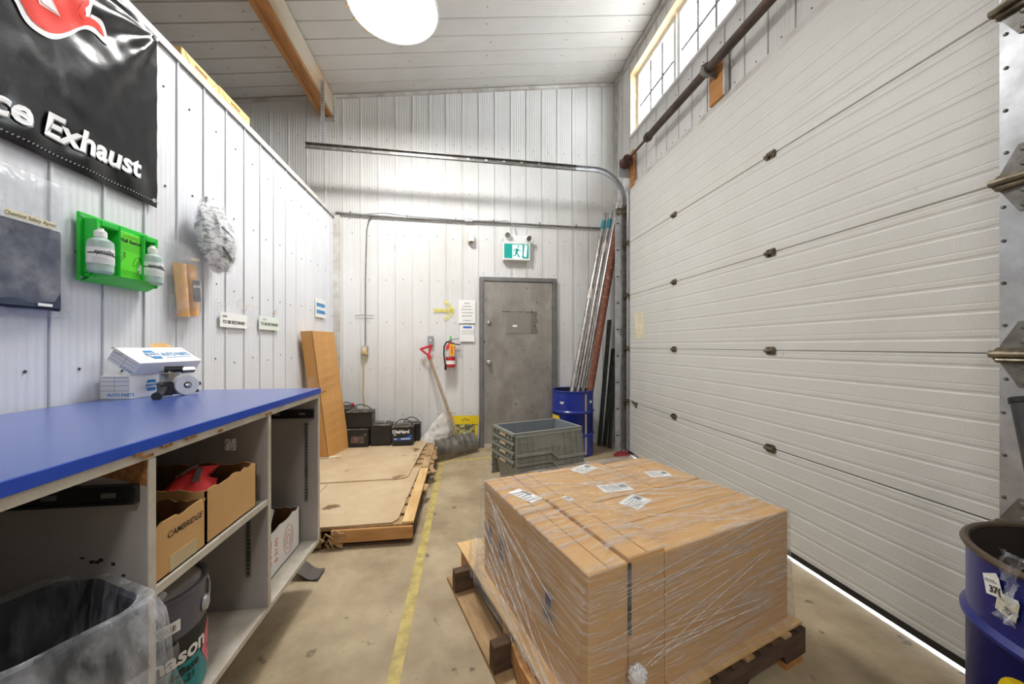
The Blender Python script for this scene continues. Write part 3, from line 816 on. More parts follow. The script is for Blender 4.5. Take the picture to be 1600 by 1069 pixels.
for (yf_, x0) in ((YD1 - 0.0105, -1.34), (BY1 - 0.0205, -1.36)):
    z = 0.90
    sl = MB().box((x0, yf_ - 0.013, z - 0.022), (BX - 0.02, yf_, z + 0.022)); sl.box((x0, yf_ - 0.018, z - 0.022), (BX - 0.02, yf_ - 0.013, z - 0.016)); sl.box((x0, yf_ - 0.018, z + 0.016), (BX - 0.02, yf_ - 0.013, z + 0.022))
    o = sl.build('drawer_slide', M_blackp, bench)
    for k in range(3):
        MB().box((BX - 0.09 - k * 0.12, yf_ - 0.0145, z - 0.006), (BX - 0.06 - k * 0.12, yf_ - 0.013, z + 0.006)).build('slot', M_galvd, o)
for (xx, yf_, z0, z1) in ((-0.804, BY1 - 0.0205, 0.44, 0.85), (-0.817, YD2 - 0.0095, 0.36, 0.635)):
    o = box('shelf_standard', (xx - 0.008, yf_ - 0.003, z0), (xx + 0.008, yf_, z1), M_galvd, bench)
    hl = MB()
    z = z0 + 0.012
    while z < z1 - 0.012:
        hl.box((xx - 0.003, yf_ - 0.0042, z), (xx + 0.003, yf_ - 0.003, z + 0.007)); z += 0.016
    hl.build('slots', M_black, o)['kind'] = 'stuff'
# chipped corners and scuffs
mb = MB(); yy = YD1 - 0.0108
mb.add([(BX - 0.005, yy, BTOP - 0.052), (BX - 0.005, yy, BTOP - 0.115), (BX - 0.05, yy, BTOP - 0.10), (BX - 0.15, yy, BTOP - 0.075), (BX - 0.2, yy, BTOP - 0.052)], [(0, 1, 2, 3, 4)])
mb.build('chipped_patch', M_chip, bench)
for i, (px_, py_, w_) in enumerate(((262, 622, .03), (345, 655, .02), (300, 672, .04), (420, 628, .05), (218, 722, .02), (232, 705, .03))):
    p = onX(px_, py_, BX + 0.003)
    zc = BTOP - 0.03 - (0.01 if i % 2 else 0)
    MB().box((BX + 0.002, p.y - w_ / 2, zc - 0.004), (BX + 0.0032, p.y + w_ / 2, zc + 0.004)).build('edge_chip', M_chip, bench)
p = onY(375, 695, YD2 - 0.01)
mb = MB().grid(lambda u, v: Vector((-0.90 + u * 0.04 + noise.noise((u * 5, v * 5, 1)) * 0.01, YD2 - 0.012 - 0.01 * abs(noise.noise((u * 4, v * 4, 7))), 0.85 + v * 0.045)), 6, 6); mb.build('tape_wad', M_paper, bench)
sm = MB(); rr_ = random.Random(3)
for k in range(14):
    xx, zz = -0.77 - rr_.random() * 0.14, 0.64 + rr_.random() * 0.11; w_, h_ = 0.004 + rr_.random() * 0.008, 0.003 + rr_.random() * 0.005
    sm.box((xx, YD1 - 0.0106, zz), (xx + w_, YD1 - 0.0101, zz + h_))
sm.tube([(-0.755, YD1 - 0.0105, 0.65), (-0.817, YD1 - 0.0105, 0.646), (-0.89, YD1 - 0.0105, 0.673), (-0.924, YD1 - 0.0105, 0.68), (-0.932, YD1 - 0.0105, 0.668)], 0.0018, 5)
sm.build('scuff_marks', M_ink, bench)['kind'] = 'stuff'


# open cartons -------------------------------------------------------------
def open_box(name, label, a, b, m_out, m_in, t=0.005, cat='box', ragged=0.012, rz=0.0, seed=1):
    """open carton; a/b are world corners"""
    c = Vector(((a[0] + b[0]) / 2, (a[1] + b[1]) / 2, a[2]))
    o = thing(name, label, cat, c, rz)
    rr = random.Random(seed)
    hx, hy, h = (b[0] - a[0]) / 2, (b[1] - a[1]) / 2, b[2] - a[2]
    MB().box((-hx, -hy, 0), (hx, hy, t)).build('base', m_in, o, world=False)
    for (p0, p1, nrm) in (((-hx, -hy), (hx, -hy), (0, 1)), ((hx, -hy), (hx, hy), (-1, 0)), ((hx, hy), (-hx, hy), (0, -1)), ((-hx, hy), (-hx, -hy), (1, 0))):
        n = 12; mb = MB(); vs = []
        for k in range(n + 1):
            f = k / n; x_ = p0[0] + (p1[0] - p0[0]) * f; y_ = p0[1] + (p1[1] - p0[1]) * f
            zt = h + rr.uniform(-ragged, 0)
            xi, yi = x_ + nrm[0] * t, y_ + nrm[1] * t
            vs += [(x_, y_, 0), (x_, y_, zt), (xi, yi, zt), (xi, yi, 0)]
        mb.add(vs, [])
        for k in range(n):
            q = k * 4
            mb.cur = 0; mb.f.append((q, q + 4, q + 5, q + 1)); mb.m.append(0)
            mb.f.append((q + 1, q + 5, q + 6, q + 2)); mb.m.append(0)
            mb.f.append((q + 2, q + 6, q + 7, q + 3)); mb.m.append(1)
        mb.f.append((0, 1, 2, 3)); mb.m.append(0); q = n * 4; mb.f.append((q + 3, q + 2, q + 1, q)); mb.m.append(0)
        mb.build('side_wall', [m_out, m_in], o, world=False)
    return o


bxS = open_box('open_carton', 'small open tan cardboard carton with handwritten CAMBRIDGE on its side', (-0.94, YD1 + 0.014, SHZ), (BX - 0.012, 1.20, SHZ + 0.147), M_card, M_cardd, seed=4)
fn = plane_fn((BX - 0.0112, 1.12, SHZ + 0.102), (0, 1, 0), (0, 0, 1))
lettering('CAMBRIDGE', fn, 0.023, M_ink, bxS, bold=0.0003, shear=0.25)
MB().box((BX - 0.0119, 1.065, SHZ + 0.005), (BX - 0.0105, 1.163, SHZ + 0.045)).build('tape_strip', M_tape, bxS)
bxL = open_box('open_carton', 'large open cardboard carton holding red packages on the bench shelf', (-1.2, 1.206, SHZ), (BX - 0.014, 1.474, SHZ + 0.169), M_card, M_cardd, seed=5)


def crumple(name, m, c, r, parent=None, seed=0, amp=0.25, n=14, T=None, freq=2.2, smooth=True):
    mb = MB()
    def f(u, v):
        t = u * 2 * PI; ph = (v - 0.5) * PI * 0.998
        d = Vector((math.cos(t) * math.cos(ph), math.sin(t) * math.cos(ph), math.sin(ph)))
        k = 1 + amp * noise.noise(d * freq + Vector((seed * 3.1, seed * 1.7, 0))) + amp * 0.4 * noise.noise(d * freq * 2.7 + Vector((0, seed, 5)))
        p = Vector((d.x * r[0], d.y * r[1], d.z * r[2])) * k
        return (T @ p if T else p) + Vector(c)
    mb.grid(f, n * 2, n)
    return mb.build(name, m, parent, smooth=smooth, angle=28)


for k, (dx, dy, rz, ry) in enumerate(((-0.10, 1.29, 0.5, 0.25), (-0.15, 1.36, 0.2, -0.3))):
    c = Vector((BX + dx, dy, SHZ + 0.155))
    T = Matrix.Rotation(rz, 4, 'Z') @ Matrix.Rotation(ry, 4, 'Y')
    t = thing('red_package', ['red plastic-wrapped package tilted in the large carton', 'red package with silver clip in the large carton'][k], 'package', c)
    mb = MB().grid(lambda u, v: c + T @ Vector(((u - 0.5) * 0.11, (v - 0.5) * 0.15, 0.03 * (1 - (2 * u - 1) ** 2) * (1 - (2 * v - 1) ** 2) + 0.004 * noise.noise((u * 9, v * 9, k)))), 10, 10)
    mb.grid(lambda u, v: c + T @ Vector(((u - 0.5) * 0.11, (v - 0.5) * 0.15, -0.03 * (1 - (2 * u - 1) ** 2) * (1 - (2 * v - 1) ** 2))), 10, 10)
    mb.build('pouch', M_redb, t, smooth=True)
    MB().box((-0.008, -0.07, 0.028), (0.008, 0.07, 0.034), Matrix.Translation(c) @ T).build('clip_strip', M_galvd, t)
o = crumple('package_filler', M_cardd, (BX - 0.14, 1.34, SHZ + 0.065), (0.09, 0.10, 0.05), seed=3)
tag(o, 'crumpled brown packing paper under the red packages in the carton', 'packing paper')

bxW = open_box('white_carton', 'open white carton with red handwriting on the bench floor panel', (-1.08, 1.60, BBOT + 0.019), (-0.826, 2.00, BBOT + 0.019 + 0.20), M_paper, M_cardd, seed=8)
lettering('CORE', lambda u, v: Vector((-0.8252, 1.71 - v, 0.335 + u)), 0.045, M_redb, bxW, bold=0.0004)
lettering('$ 21.00', lambda u, v: Vector((-0.8252, 1.765 - v, 0.335 + u)), 0.036, M_redb, bxW)
mb = MB()
for q in range(3):
    mb.tube([(-0.8252, 1.88 + math.cos(w * PI / 8) * 0.03 * (q + 1) / 2, 0.325 + math.sin(w * PI / 8) * 0.045 * (q + 1) / 2) for w in range(16)], 0.0012, 4, close=True)
mb.build('red_sketch', mat('red_pen', rgb(214, 120, 130), 0.6), bxW)
t = thing('paper_roll', 'pale grey roll standing tilted in the white carton', 'roll', (-0.94, 1.76, 0.25))
Tr = Matrix.Translation((-0.935, 1.69, 0.265)) @ Matrix.Rotation(math.radians(-32), 4, 'X') @ Matrix.Scale(0.88, 4)
mb = MB().lathe([(0.02, 0.0), (0.072, 0.0), (0.074, 0.004), (0.074, 0.30), (0.072, 0.304), (0.02, 0.304)], (0, 0, 0), 28); mb.v = [Tr @ p for p in mb.v]; mb.build('roll', mat('silver_film_roll', rgb(196, 200, 206), 0.3), t, smooth=True)
mb = MB().lathe([(0.019, 0.0), (0.019, 0.306)], (0, 0, 0), 16); mb.v = [Tr @ p for p in mb.v]; mb.build('core', M_cardd, t)

# paint pails -----------------------------------------------------------------
def on_cyl(c, r, a, z0):
    return lambda u, v: Vector((c[0] + r * math.cos(a + u / r), c[1] + r * math.sin(a + u / r), z0 + v))


def patch(c, r, a0, a1, z0, z1, n=16, skew=0.0):
    mb = MB(); mb.grid(lambda u, v: Vector((c[0] + r * math.cos(a0 + (a1 - a0) * u), c[1] + r * math.sin(a0 + (a1 - a0) * u), z0 + (z1 - z0) * v + skew * u)), n, 1)
    return mb


PZ = BBOT + 0.019
pc = (-0.895, 1.185)
pl_ = thing('paint_pail', 'grey steel paint pail with black and teal nason label', 'paint pail', (pc[0], pc[1], PZ))
pr_ = 0.127
MB().lathe([(pr_ - 0.006, 0.0), (pr_ - 0.002, 0.006), (pr_, 0.27), (pr_, 0.305), (pr_ + 0.005, 0.31), (pr_ + 0.005, 0.321), (pr_ - 0.006, 0.321), (pr_ - 0.01, 0.31)], (pc[0], pc[1], PZ), 40).build('body', M_pail, pl_, smooth=True)
MB().lathe([(0, 0.314), (pr_ - 0.007, 0.314)], (pc[0], pc[1], PZ), 40, cap=False).build('lid', M_pailt, pl_)
hd = [(pc[0] + (pr_ + 0.004) * math.cos(q), pc[1] + (pr_ + 0.004) * math.sin(q), PZ + 0.30) for q in (0.35,)]
mb = MB().lathe([(0.024, 0.0), (0.02, 0.008), (0.006, 0.012), (0, 0.012)], (pc[0] + pr_ * math.cos(0.3), pc[1] + pr_ * math.sin(0.3), PZ + 0.24), 12, Matrix.Rotation(0.3, 4, 'Z') @ Matrix.Rotation(PI / 2, 4, 'Y')); mb.build('handle_boss', M_galv, pl_, smooth=True)
hw = MB().tube([(pc[0] + (pr_ + 0.008) * math.cos(q), pc[1] + (pr_ + 0.008) * math.sin(q), PZ + 0.24 + 0.095 * math.sin((q - 0.3) / PI * PI)) for q in [0.3 + PI * k / 18 for k in range(19)]], 0.0022, 6); hw.build('wire_handle', M_galv, pl_)
MB().tube([(pc[0] + 0.03, pc[1] - 0.03, PZ + 0.322), (pc[0] + 0.075, pc[1] - 0.055, PZ + 0.325)], 0.010, 10).build('handle_grip', M_white, pl_, smooth=True)
ac = -0.52
patch(pc, pr_ + 0.0015, ac - 1.3, ac + 0.95, PZ + 0.124, PZ + 0.20, 30).build('black_label', M_ink, pl_)
patch(pc, pr_ + 0.0015, ac - 1.3, ac + 0.95, PZ + 0.018, PZ + 0.124, 30).build('teal_label', M_teal, pl_)
patch(pc, pr_ + 0.0015, ac - 1.0, ac + 0.1, PZ + 0.226, PZ + 0.258, 20).build('barcode_label', M_paper, pl_)
mb = MB(); u = 0
for k in range(26):
    a0 = ac - 0.9 + k * 0.036
    mb.grid(lambda i, j, a0=a0, w=(0.008 if k % 3 else 0.018): Vector((pc[0] + (pr_ + 0.0025) * math.cos(a0 + w * i), pc[1] + (pr_ + 0.0025) * math.sin(a0 + w * i), PZ + 0.233 + 0.016 * j)), 1, 1)
mb.build('bar_lines', M_ink, pl_)['kind'] = 'stuff'
lettering('nason', on_cyl(pc, pr_ + 0.0035, ac + 0.16, PZ + 0.150), 0.062, M_inkw, pl_, bold=0.0019)
lettering('Ful-Base', on_cyl(pc, pr_ + 0.0035, ac + 0.10, PZ + 0.104), 0.032, M_ink, pl_, bold=0.0008)
lettering('441-21', on_cyl(pc, pr_ + 0.0035, ac + 0.12, PZ + 0.075), 0.028, M_ink, pl_, bold=0.0006)
da = ac + 0.98
mb = MB(); mb.add([on_cyl(pc, pr_ + 0.004, da, PZ + 0.115)(u, v) for u, v in ((0, 0.075), (0.05, 0), (0, -0.075), (-0.05, 0))], [(0, 1, 2, 3)]); mb.build('hazard_diamond', M_pink, pl_)
lettering('FLAM', on_cyl(pc, pr_ + 0.0052, da, PZ + 0.107), 0.022, M_ink, pl_)
p2 = (-1.15, 1.32)
q_ = thing('paint_pail', 'plain dusty pail standing behind the nason pail', 'paint pail', (p2[0], p2[1], PZ))
MB().lathe([(0.122, 0), (0.126, 0.32), (0.132, 0.325), (0.132, 0.345), (0.12, 0.345), (0.12, 0.33), (0, 0.33)], (p2[0], p2[1], PZ), 32).build('body', M_pailt, q_, smooth=True)
MB().tube([(p2[0] + 0.132 * math.cos(k * PI / 16), p2[1] + 0.132 * math.sin(k * PI / 16), PZ + 0.335) for k in range(32)], 0.006, 6, close=True).build('rim', M_tape, q_, smooth=True)

# waste bin with clear liner -----------------------------------------------------
BZ = BBOT + 0.02
bc = Vector((-0.838, 0.845, 0)); brz = math.radians(-28)
RZ = 0.70
bin_ = thing('waste_bin', 'dark navy waste bin standing in the bench bay', 'waste bin', (bc.x, bc.y, BZ), 0)
Tb = Matrix.Translation(bc) @ Matrix.Rotation(brz, 4, 'Z')


def rrect(hx, hy, rad, z, n=6):
    o = []
    for (sx_, sy_, a0) in ((1, 1, 0), (-1, 1, PI / 2), (-1, -1, PI), (1, -1, 1.5 * PI)):
        for k in range(n + 1):
            t = a0 + PI / 2 * k / n
            o.append(Vector((sx_ * (hx - rad) + rad * math.cos(t), sy_ * (hy - rad) + rad * math.sin(t), z)))
    return o


def loops(mb, rings, cap0=False, cap1=False, T=None):
    n = len(rings[0]); vs = [p for r_ in rings for p in r_]
    if T: vs = [T @ p for p in vs]
    fs = [(i * n + k, i * n + (k + 1) % n, (i + 1) * n + (k + 1) % n, (i + 1) * n + k) for i in range(len(rings) - 1) for k in range(n)]
    if cap0: fs.append(tuple(range(n - 1, -1, -1)))
    if cap1: fs.append(tuple(range((len(rings) - 1) * n, len(rings) * n)))
    return mb.add(vs, fs)


hx, hy = 0.147, 0.112
loops(MB(), [rrect(hx - 0.035, hy - 0.03, 0.04, BZ), rrect(hx, hy, 0.05, RZ - 0.012), rrect(hx + 0.008, hy + 0.008, 0.05, RZ - 0.012), rrect(hx + 0.008, hy + 0.008, 0.05, RZ), rrect(hx - 0.006, hy - 0.006, 0.05, RZ), rrect(hx - 0.04, hy - 0.035, 0.04, BZ + 0.02)], True, True, Tb).build('body', M_bin, bin_, smooth=True)
ln = thing('bin_liner', 'clear crinkled plastic liner folded over the waste bin rim', 'bin liner', (bc.x, bc.y, 0), 0)
rings = []
def jag(r_, amp, seed):
    c_ = Vector((0, 0, 0)); out_ = []
    for p in r_:
        k = noise.noise(Vector((p.x * 16, p.y * 16, seed + p.z * 5)))
        d = Vector((p.x, p.y, 0)).normalized()
        out_.append(p + d * amp * k + Vector((0, 0, amp * 0.8 * noise.noise(Vector((p.x * 12, p.y * 12, seed + 9))))))
    return out_
N_ = 22
for (i, z, am) in ((-0.045, BZ + 0.03, 0.004), (-0.035, 0.34, 0.010), (-0.03, 0.42, 0.014), (-0.022, 0.52, 0.014), (-0.018, 0.62, 0.012), (-0.012, RZ - 0.02, 0.006), (-0.004, RZ + 0.012, 0.004), (0.016, RZ + 0.014, 0.004), (0.028, RZ - 0.03, 0.012), (0.036, RZ - 0.09, 0.02), (0.044, RZ - 0.16, 0.028), (0.052, RZ - 0.24, 0.036), (0.056, RZ - 0.30, 0.04)):
    rings.append(jag(rrect(hx + i, hy + i, 0.05, z, N_), am * (0.7 if i < 0 else 1.5), 3 if i < 0 else 5))
loops(MB(), rings, True, False, Tb).build('film', M_binfilm, ln, smooth=True)
# loose skirt at the bench side
sk = MB().grid(lambda u, v: Vector((-0.70 + 0.03 * math.sin(u * 9) - v * 0.02 + 0.04 * u, 0.56 + u * 0.37, RZ - 0.12 - v * 0.34 + 0.03 * math.sin(u * 14) * v)) + Vector((0.03 * noise.noise((u * 6, v * 5, 2)), 0, 0.02 * noise.noise((u * 5, v * 7, 4)))), 26, 14)
sk.build('hanging_fold', M_binfilm, ln, smooth=True)

# parts boxes and tape gun on the worktop ------------------------------------------
a = onZ(213, 624, BTOP); 
def napa_box(label, T, L_, D_, H_, rough_open):
    o = thing('parts_box', label, 'parts box', T.to_translation())
    MB().bbox((0, 0, 0), (D_, L_, H_), 0.002, T).build('carton', M_paper, o)
    # left end face (y=0) has a printed table, front (x=D_) the logo
    fe = lambda u, v: T @ Vector((u, -0.0012, v))
    MB().add([fe(0.002, 0.002), fe(D_ - 0.002, 0.002), fe(D_ - 0.002, H_ - 0.002), fe(0.002, H_ - 0.002)], [(0, 1, 2, 3)]).build('end_label', mat('pale_grey_print', rgb(206, 207, 210), 0.6), o)
    fe2 = lambda u, v: T @ Vector((u, -0.0022, v))
    rc = [(0.006, H_ * q - 0.0008, D_ - 0.006, H_ * q + 0.0008) for q in (0.36, 0.58, 0.76, 0.92)] + [(D_ * 0.48, H_ * 0.36, D_ * 0.48 + 0.0015, H_ * 0.92)]
    bars(fe2, rc, M_inkg, o, 'table_lines')['kind'] = 'stuff'
    lettering('AUTO PARTS', lambda u, v: fe2(D_ * 0.70 + u, H_ * 0.18 + v), 0.018, M_inkb, o, bold=0.0004)
    ff = lambda u, v: T @ Vector((D_ + 0.0012, u, v))
    return o, ff


e0 = onZ(203.5, 624, BTOP)          # front-near bottom corner of the lower box
Tn = Matrix.Translation((e0.x, e0.y, BTOP)) @ Matrix.Rotation(math.radians(-4), 4, 'Z') @ Matrix.Translation((-0.118, 0, 0))
LD, LL, LH = 0.118, 0.33, 0.098
nb, ff = napa_box('white and blue printed parts box lying flat on the blue worktop', Tn, LL, LD, LH, False)
def logo(o, T, D_, u0, v0, s, txt, tsz, under):
    g = lambda off: (lambda u, v: T @ Vector((D_ + off, u0 + u, v0 + v)))
    g1, g2, g3 = g(0.0012), g(0.0022), g(0.0032)
    hexp = [(-0.62, 0.0), (-0.42, 0.55), (0.42, 0.55), (0.62, 0.0), (0.42, -0.55), (-0.42, -0.55)]
    MB().add([g1(p[0] * s, p[1] * s) for p in hexp], [tuple(range(6))]).build('logo_hexagon', M_inkb, o)
    MB().add([g2(p[0] * s, p[1] * s) for p in ((-0.58, -0.24), (0.58, -0.24), (0.58, 0.24), (-0.58, 0.24))], [(0, 1, 2, 3)]).build('logo_band', M_paper, o)
    lettering('NAPA', g3, s * 0.45, M_inkb, o, bold=s * 0.008)
    if txt:
        lettering(txt, lambda u, v: g1(s * 0.85 + u, v), tsz, M_inkb, o, bold=tsz * 0.02, shear=0.2, align='LEFT', sx=0.8)
    if under:
        MB().add([g1(s * 0.9, -tsz * 0.62), g1(s * 0.9 + 0.20, -tsz * 0.48), g1(s * 0.9 + 0.20, -tsz * 0.42), g1(s * 0.9, -tsz * 0.54)], [(0, 1, 2, 3)]).build('underline', M_inkb, o)
logo(nb, Tn, LD, 0.095, 0.050, 0.044, 'AUTO PARTS', 0.04, False)
# upper box, opened lid, rolled back on its edge
Tu = Tn @ Matrix.Translation((0.125, 0.0, LH + 0.002)) @ Matrix.Rotation(math.radians(33), 4, 'Y') @ Matrix.Translation((-0.075, 0, 0.0))
nu = thing('parts_box', 'white and blue printed parts box tipped on top of the flat one', 'parts box', Tu.to_translation())
MB().bbox((-0.045, 0, 0), (0.075, LL, 0.06), 0.002, Tu).build('carton', M_paper, nu)
fe2 = lambda u, v: Tu @ Vector((u, -0.0014, v))
MB().add([Tu @ Vector((u, -0.0008, v)) for u, v in ((-0.043, 0.002), (0.073, 0.002), (0.073, 0.058), (-0.043, 0.058))], [(0, 1, 2, 3)]).build('end_label', MATS['pale_grey_print'], nu)
bars(fe2, [(-0.042, q - 0.0007, 0.072, q + 0.0007) for q in (0.015, 0.03, 0.045)] + [(0.018, 0.0, 0.0195, 0.058)], M_inkg, nu, 'table_lines')['kind'] = 'stuff'
lettering('AUTO PARTS', lambda u, v: fe2(0.045 + u, 0.007 + v), 0.010, M_inkb, nu, bold=0.0003)
g1 = lambda off: (lambda u, v: Tu @ Vector((0.015 - v, 0.115 + u, 0.06 + off)))
hexp = [(-0.62, 0.0), (-0.42, 0.55), (0.42, 0.55), (0.62, 0.0), (0.42, -0.55), (-0.42, -0.55)]
MB().add([g1(0.0012)(p[0] * 0.05, p[1] * 0.06) for p in hexp], [tuple(range(6))]).build('logo_hexagon', M_inkb, nu)
MB().add([g1(0.0022)(p[0] * 0.05, p[1] * 0.06) for p in ((-0.58, -0.24), (0.58, -0.24), (0.58, 0.24), (-0.58, 0.24))], [(0, 1, 2, 3)]).build('logo_band', M_paper, nu)
lettering('NAPA', g1(0.0032), 0.026, M_inkb, nu, bold=0.0004)
lettering('AUTO PARTS', lambda u, v: g1(0.0012)(0.042 + u, v), 0.038, M_inkb, nu, bold=0.001, shear=0.15, align='LEFT', sx=0.68)
MB().add([g1(0.0012)(0.045, -0.026), g1(0.0012)(0.19, -0.025), g1(0.0012)(0.19, -0.022), g1(0.0012)(0.045, -0.022)], [(0, 1, 2, 3)]).build('underline', M_inkb, nu)
MB().grid(lambda u, v: Tu @ Vector((-0.045 - 0.02 * v, 0.17 + u * 0.11, 0.061 + 0.012 * math.sin(u * 3) * v)), 6, 2).build('torn_flap', M_cardy, nu)
MB().grid(lambda u, v: Tu @ Vector((-0.045 + 0.04 * u, -0.002 - 0.015 * v, 0.06 + 0.006 * noise.noise((u * 9, v * 3, 0)))), 8, 2).build('end_flap', M_inkg, nu)

# tape dispenser
g0 = onZ(289, 617, BTOP)
tg = thing('tape_dispenser', 'black and chrome handheld packing tape dispenser on the worktop', 'tape dispenser', (g0.x, g0.y, BTOP))
cx0 = Vector((g0.x, g0.y, BTOP + 0.046))
dirT = Vector((math.cos(-0.55), math.sin(-0.55), 0))       # axis towards the viewer
side = Vector((-dirT.y, dirT.x, 0))
Tt = Matrix(((side.x, 0, dirT.x, cx0.x), (side.y, 0, dirT.y, cx0.y), (0, 1, 0, cx0.z), (0, 0, 0, 1))) @ Matrix.Scale(0.8, 4)
def tgp(name, m, mbx, smooth=True):
    mbx.v = [Tt @ p for p in mbx.v]
    return mbx.build(name, m, tg, smooth=smooth)
TR_ = MB().lathe([(0.036, -0.026), (0.055, -0.026), (0.056, -0.024), (0.056, 0.026), (0.054, 0.028), (0.036, 0.028)], (0, 0, 0), 32)
tgp('tape_roll', mat('white_tape_roll', rgb(222, 222, 220), 0.35), TR_)
tgp('hub', M_blackp, MB().lathe([(0.0, 0.012), (0.012, 0.014), (0.014, 0.03), (0.018, 0.03), (0.018, 0.014), (0.036, 0.012), (0.036, -0.02), (0, -0.02)], (0, 0, 0), 24))
tgp('hub_bolt', M_chrome, MB().lathe([(0.013, 0.014), (0.013, 0.036), (0.006, 0.042), (0, 0.042)], (0, 0, 0), 8), False)
tgp('frame_plate', M_galv, MB().box((-0.075, -0.052, -0.034), (-0.012, 0.07, -0.030)).box((-0.10, -0.005, -0.034), (-0.06, 0.085, -0.030)).box((-0.10, 0.07, -0.034), (-0.06, 0.074, 0.03)), False)
tgp('motor_block', M_blackp, MB().bbox((-0.115, -0.05, -0.03), (-0.058, 0.022, 0.02), 0.006), False)
tgp('pistol_grip', M_blackp, MB().tube([(-0.085, -0.005, 0.0), (-0.12, -0.02, 0.04), (-0.15, -0.035, 0.085), (-0.17, -0.040, 0.11)], [0.017, 0.018, 0.019, 0.022], 12))
tgp('cutter_roller', M_blackp, MB().tube([(-0.08, 0.092, -0.02), (-0.02, 0.092, 0.03)], 0.018, 14).tube([(-0.03, 0.086, 0.03), (0.03, 0.086, 0.03)], [0.017, 0.016], 4))
tgp('roller_bracket', M_tape, MB().box((-0.075, 0.045, 0.0), (-0.045, 0.085, 0.006)), False)
tgp('brake_knob', M_blackp, MB().tube([(0.055, 0.0, -0.025), (0.085, 0.0, -0.025)], 0.012, 8).tube([(0.045, -0.04, -0.025), (0.075, -0.042, -0.025)], 0.009, 8))

# ------------------------------------------------------------------ things hung on the partition
XW = XL + 0.014          # face of the ribs


def wl_fn(o, off):
    """(u right = +Y, v up) on the partition"""
    return lambda u, v: Vector((XW + off, o[0] + u, o[1] + v))


# banner
b0, b1, bz0, bz1 = 0.55, 2.005, 1.925, 2.765
ban = thing('banner', 'black vinyl banner with red flame emblem and Exhaust lettering', 'banner', (XW, (b0 + b1) / 2, bz0))


def bandisp(y, z):
    u, v = (y - b0) / (b1 - b0), (z - bz0) / (bz1 - bz0)
    d = math.hypot((b1 - y), (bz1 - z)); an = math.atan2(bz1 - z, b1 - y)
    fold = 0.035 * math.exp(-((an - 0.95) / 0.16) ** 2) * min(1, d / 0.18) * max(0, 1 - d / 0.75)
    fold += 0.03 * math.exp(-((an - 0.42) / 0.16) ** 2) * min(1, d / 0.25) * max(0, 1 - d / 1.3)
    fold += 0.022 * math.exp(-((an - 0.12) / 0.07) ** 2) * min(1, d / 0.2) * max(0, 1 - d / 0.9)
    fold += 0.012 * math.exp(-(((z - bz0) - 0.07) / 0.06) ** 2) * (0.5 + 0.5 * math.sin(y * 31)) + 0.004 * noise.noise((y * 14, z * 14, 0))
    return 0.006 + max(0.0, fold) * (1 if 0.002 < v < 0.998 else 0.4)


def ban_fn(y, z, off=0.0): return Vector((XW + bandisp(y, z) + off, y, z))
mb = MB().grid(lambda u, v: ban_fn(b0 + (b1 - b0) * u, bz0 + (bz1 - bz0) * v), 120, 70); mb.build('sheet', M_ban, ban, smooth=True, angle=180)
mb = MB(); y = b0 + 0.01
hem = MB()
while y < b1:
    hem.add([ban_fn(y, bz0 + 0.022, 0.003), ban_fn(y + 0.007, bz0 + 0.024, 0.003), ban_fn(y + 0.009, bz0 + 0.03, 0.003), ban_fn(y + 0.002, bz0 + 0.028, 0.003)], [(0, 1, 2, 3)]); y += 0.014
hem.build('hem_stitches', M_inkg, ban)['kind'] = 'stuff'
for (y, z) in ((b1 - 0.018, bz1 - 0.022), (b1 - 0.02, bz0 + 0.03)):
    MB().lathe([(0.004, 0.006), (0.009, 0.007), (0.011, 0.002)], ban_fn(y, z), 14, Matrix.Rotation(PI / 2, 4, 'Y')).build('grommet', M_chrome, ban, smooth=True)


def ban_shape(pts, m, off, name):
    """pts in photo pixels, put onto the banner"""
    pp = [onX(p[0], p[1], XW + 0.02) for p in pts]
    bm = bmesh.new(); vs = [bm.verts.new((0, p.y, p.z)) for p in pp]
    f = bm.faces.new(vs)
    bmesh.ops.triangulate(bm, faces=[f])
    for _ in range(3): bmesh.ops.subdivide_edges(bm, edges=[e for e in bm.edges if e.calc_length() > 0.03], cuts=1, use_grid_fill=False); bmesh.ops.triangulate(bm, faces=bm.faces)
    bm.verts.index_update()
    mb = MB(); mb.add([ban_fn(v.co.y, min(v.co.z, bz1), off) for v in bm.verts], [tuple(q.index for q in f.verts) for f in bm.faces]); bm.free()
    return mb.build(name, m, ban, smooth=True, angle=180)


def smooth_poly(P, n=5):
    out_ = []; K = len(P)
    for i in range(K):
        p0_, p1_, p2_, p3_ = [Vector(P[(i + j - 1) % K]) for j in range(4)]
        for k in range(n):
            t = k / n
            out_.append(tuple(0.5 * ((2 * p1_) + (-p0_ + p2_) * t + (2 * p0_ - 5 * p1_ + 4 * p2_ - p3_) * t * t + (-p0_ + 3 * p1_ - 3 * p2_ + p3_) * t ** 3)))
    return out_


W1 = smooth_poly([(24, -20), (32, 12), (48, 38), (72, 56), (92, 62), (115, 55), (135, 46), (152, 53), (164, 66), (171, 71), (171, 60), (167, 46), (158, 32), (146, 24), (132, 18), (139, 11), (141, 2), (138, -14), (120, -26)])
ban_shape(W1, M_inkw, 0.004, 'flame_outline')
W2 = smooth_poly([(31, -20), (40, 12), (54, 33), (74, 48), (94, 53), (112, 49), (133, 40), (150, 43), (160, 53), (166, 58), (162, 47), (154, 36), (140, 27), (124, 24), (118, 16), (132, 10), (134, 0), (128, -16), (112, -24)])
ban_shape(W2, M_redp, 0.0055, 'flame')
ban_shape([(52, -12), (72, -10), (96, 27), (60, 6)], mat('pale_pink_print', rgb(244, 190, 180), 0.5), 0.007, 'flame_highlight')
ban_shape([(57, -10), (70, -8), (90, 21), (64, 4)], M_inkw, 0.0085, 'flame_core')


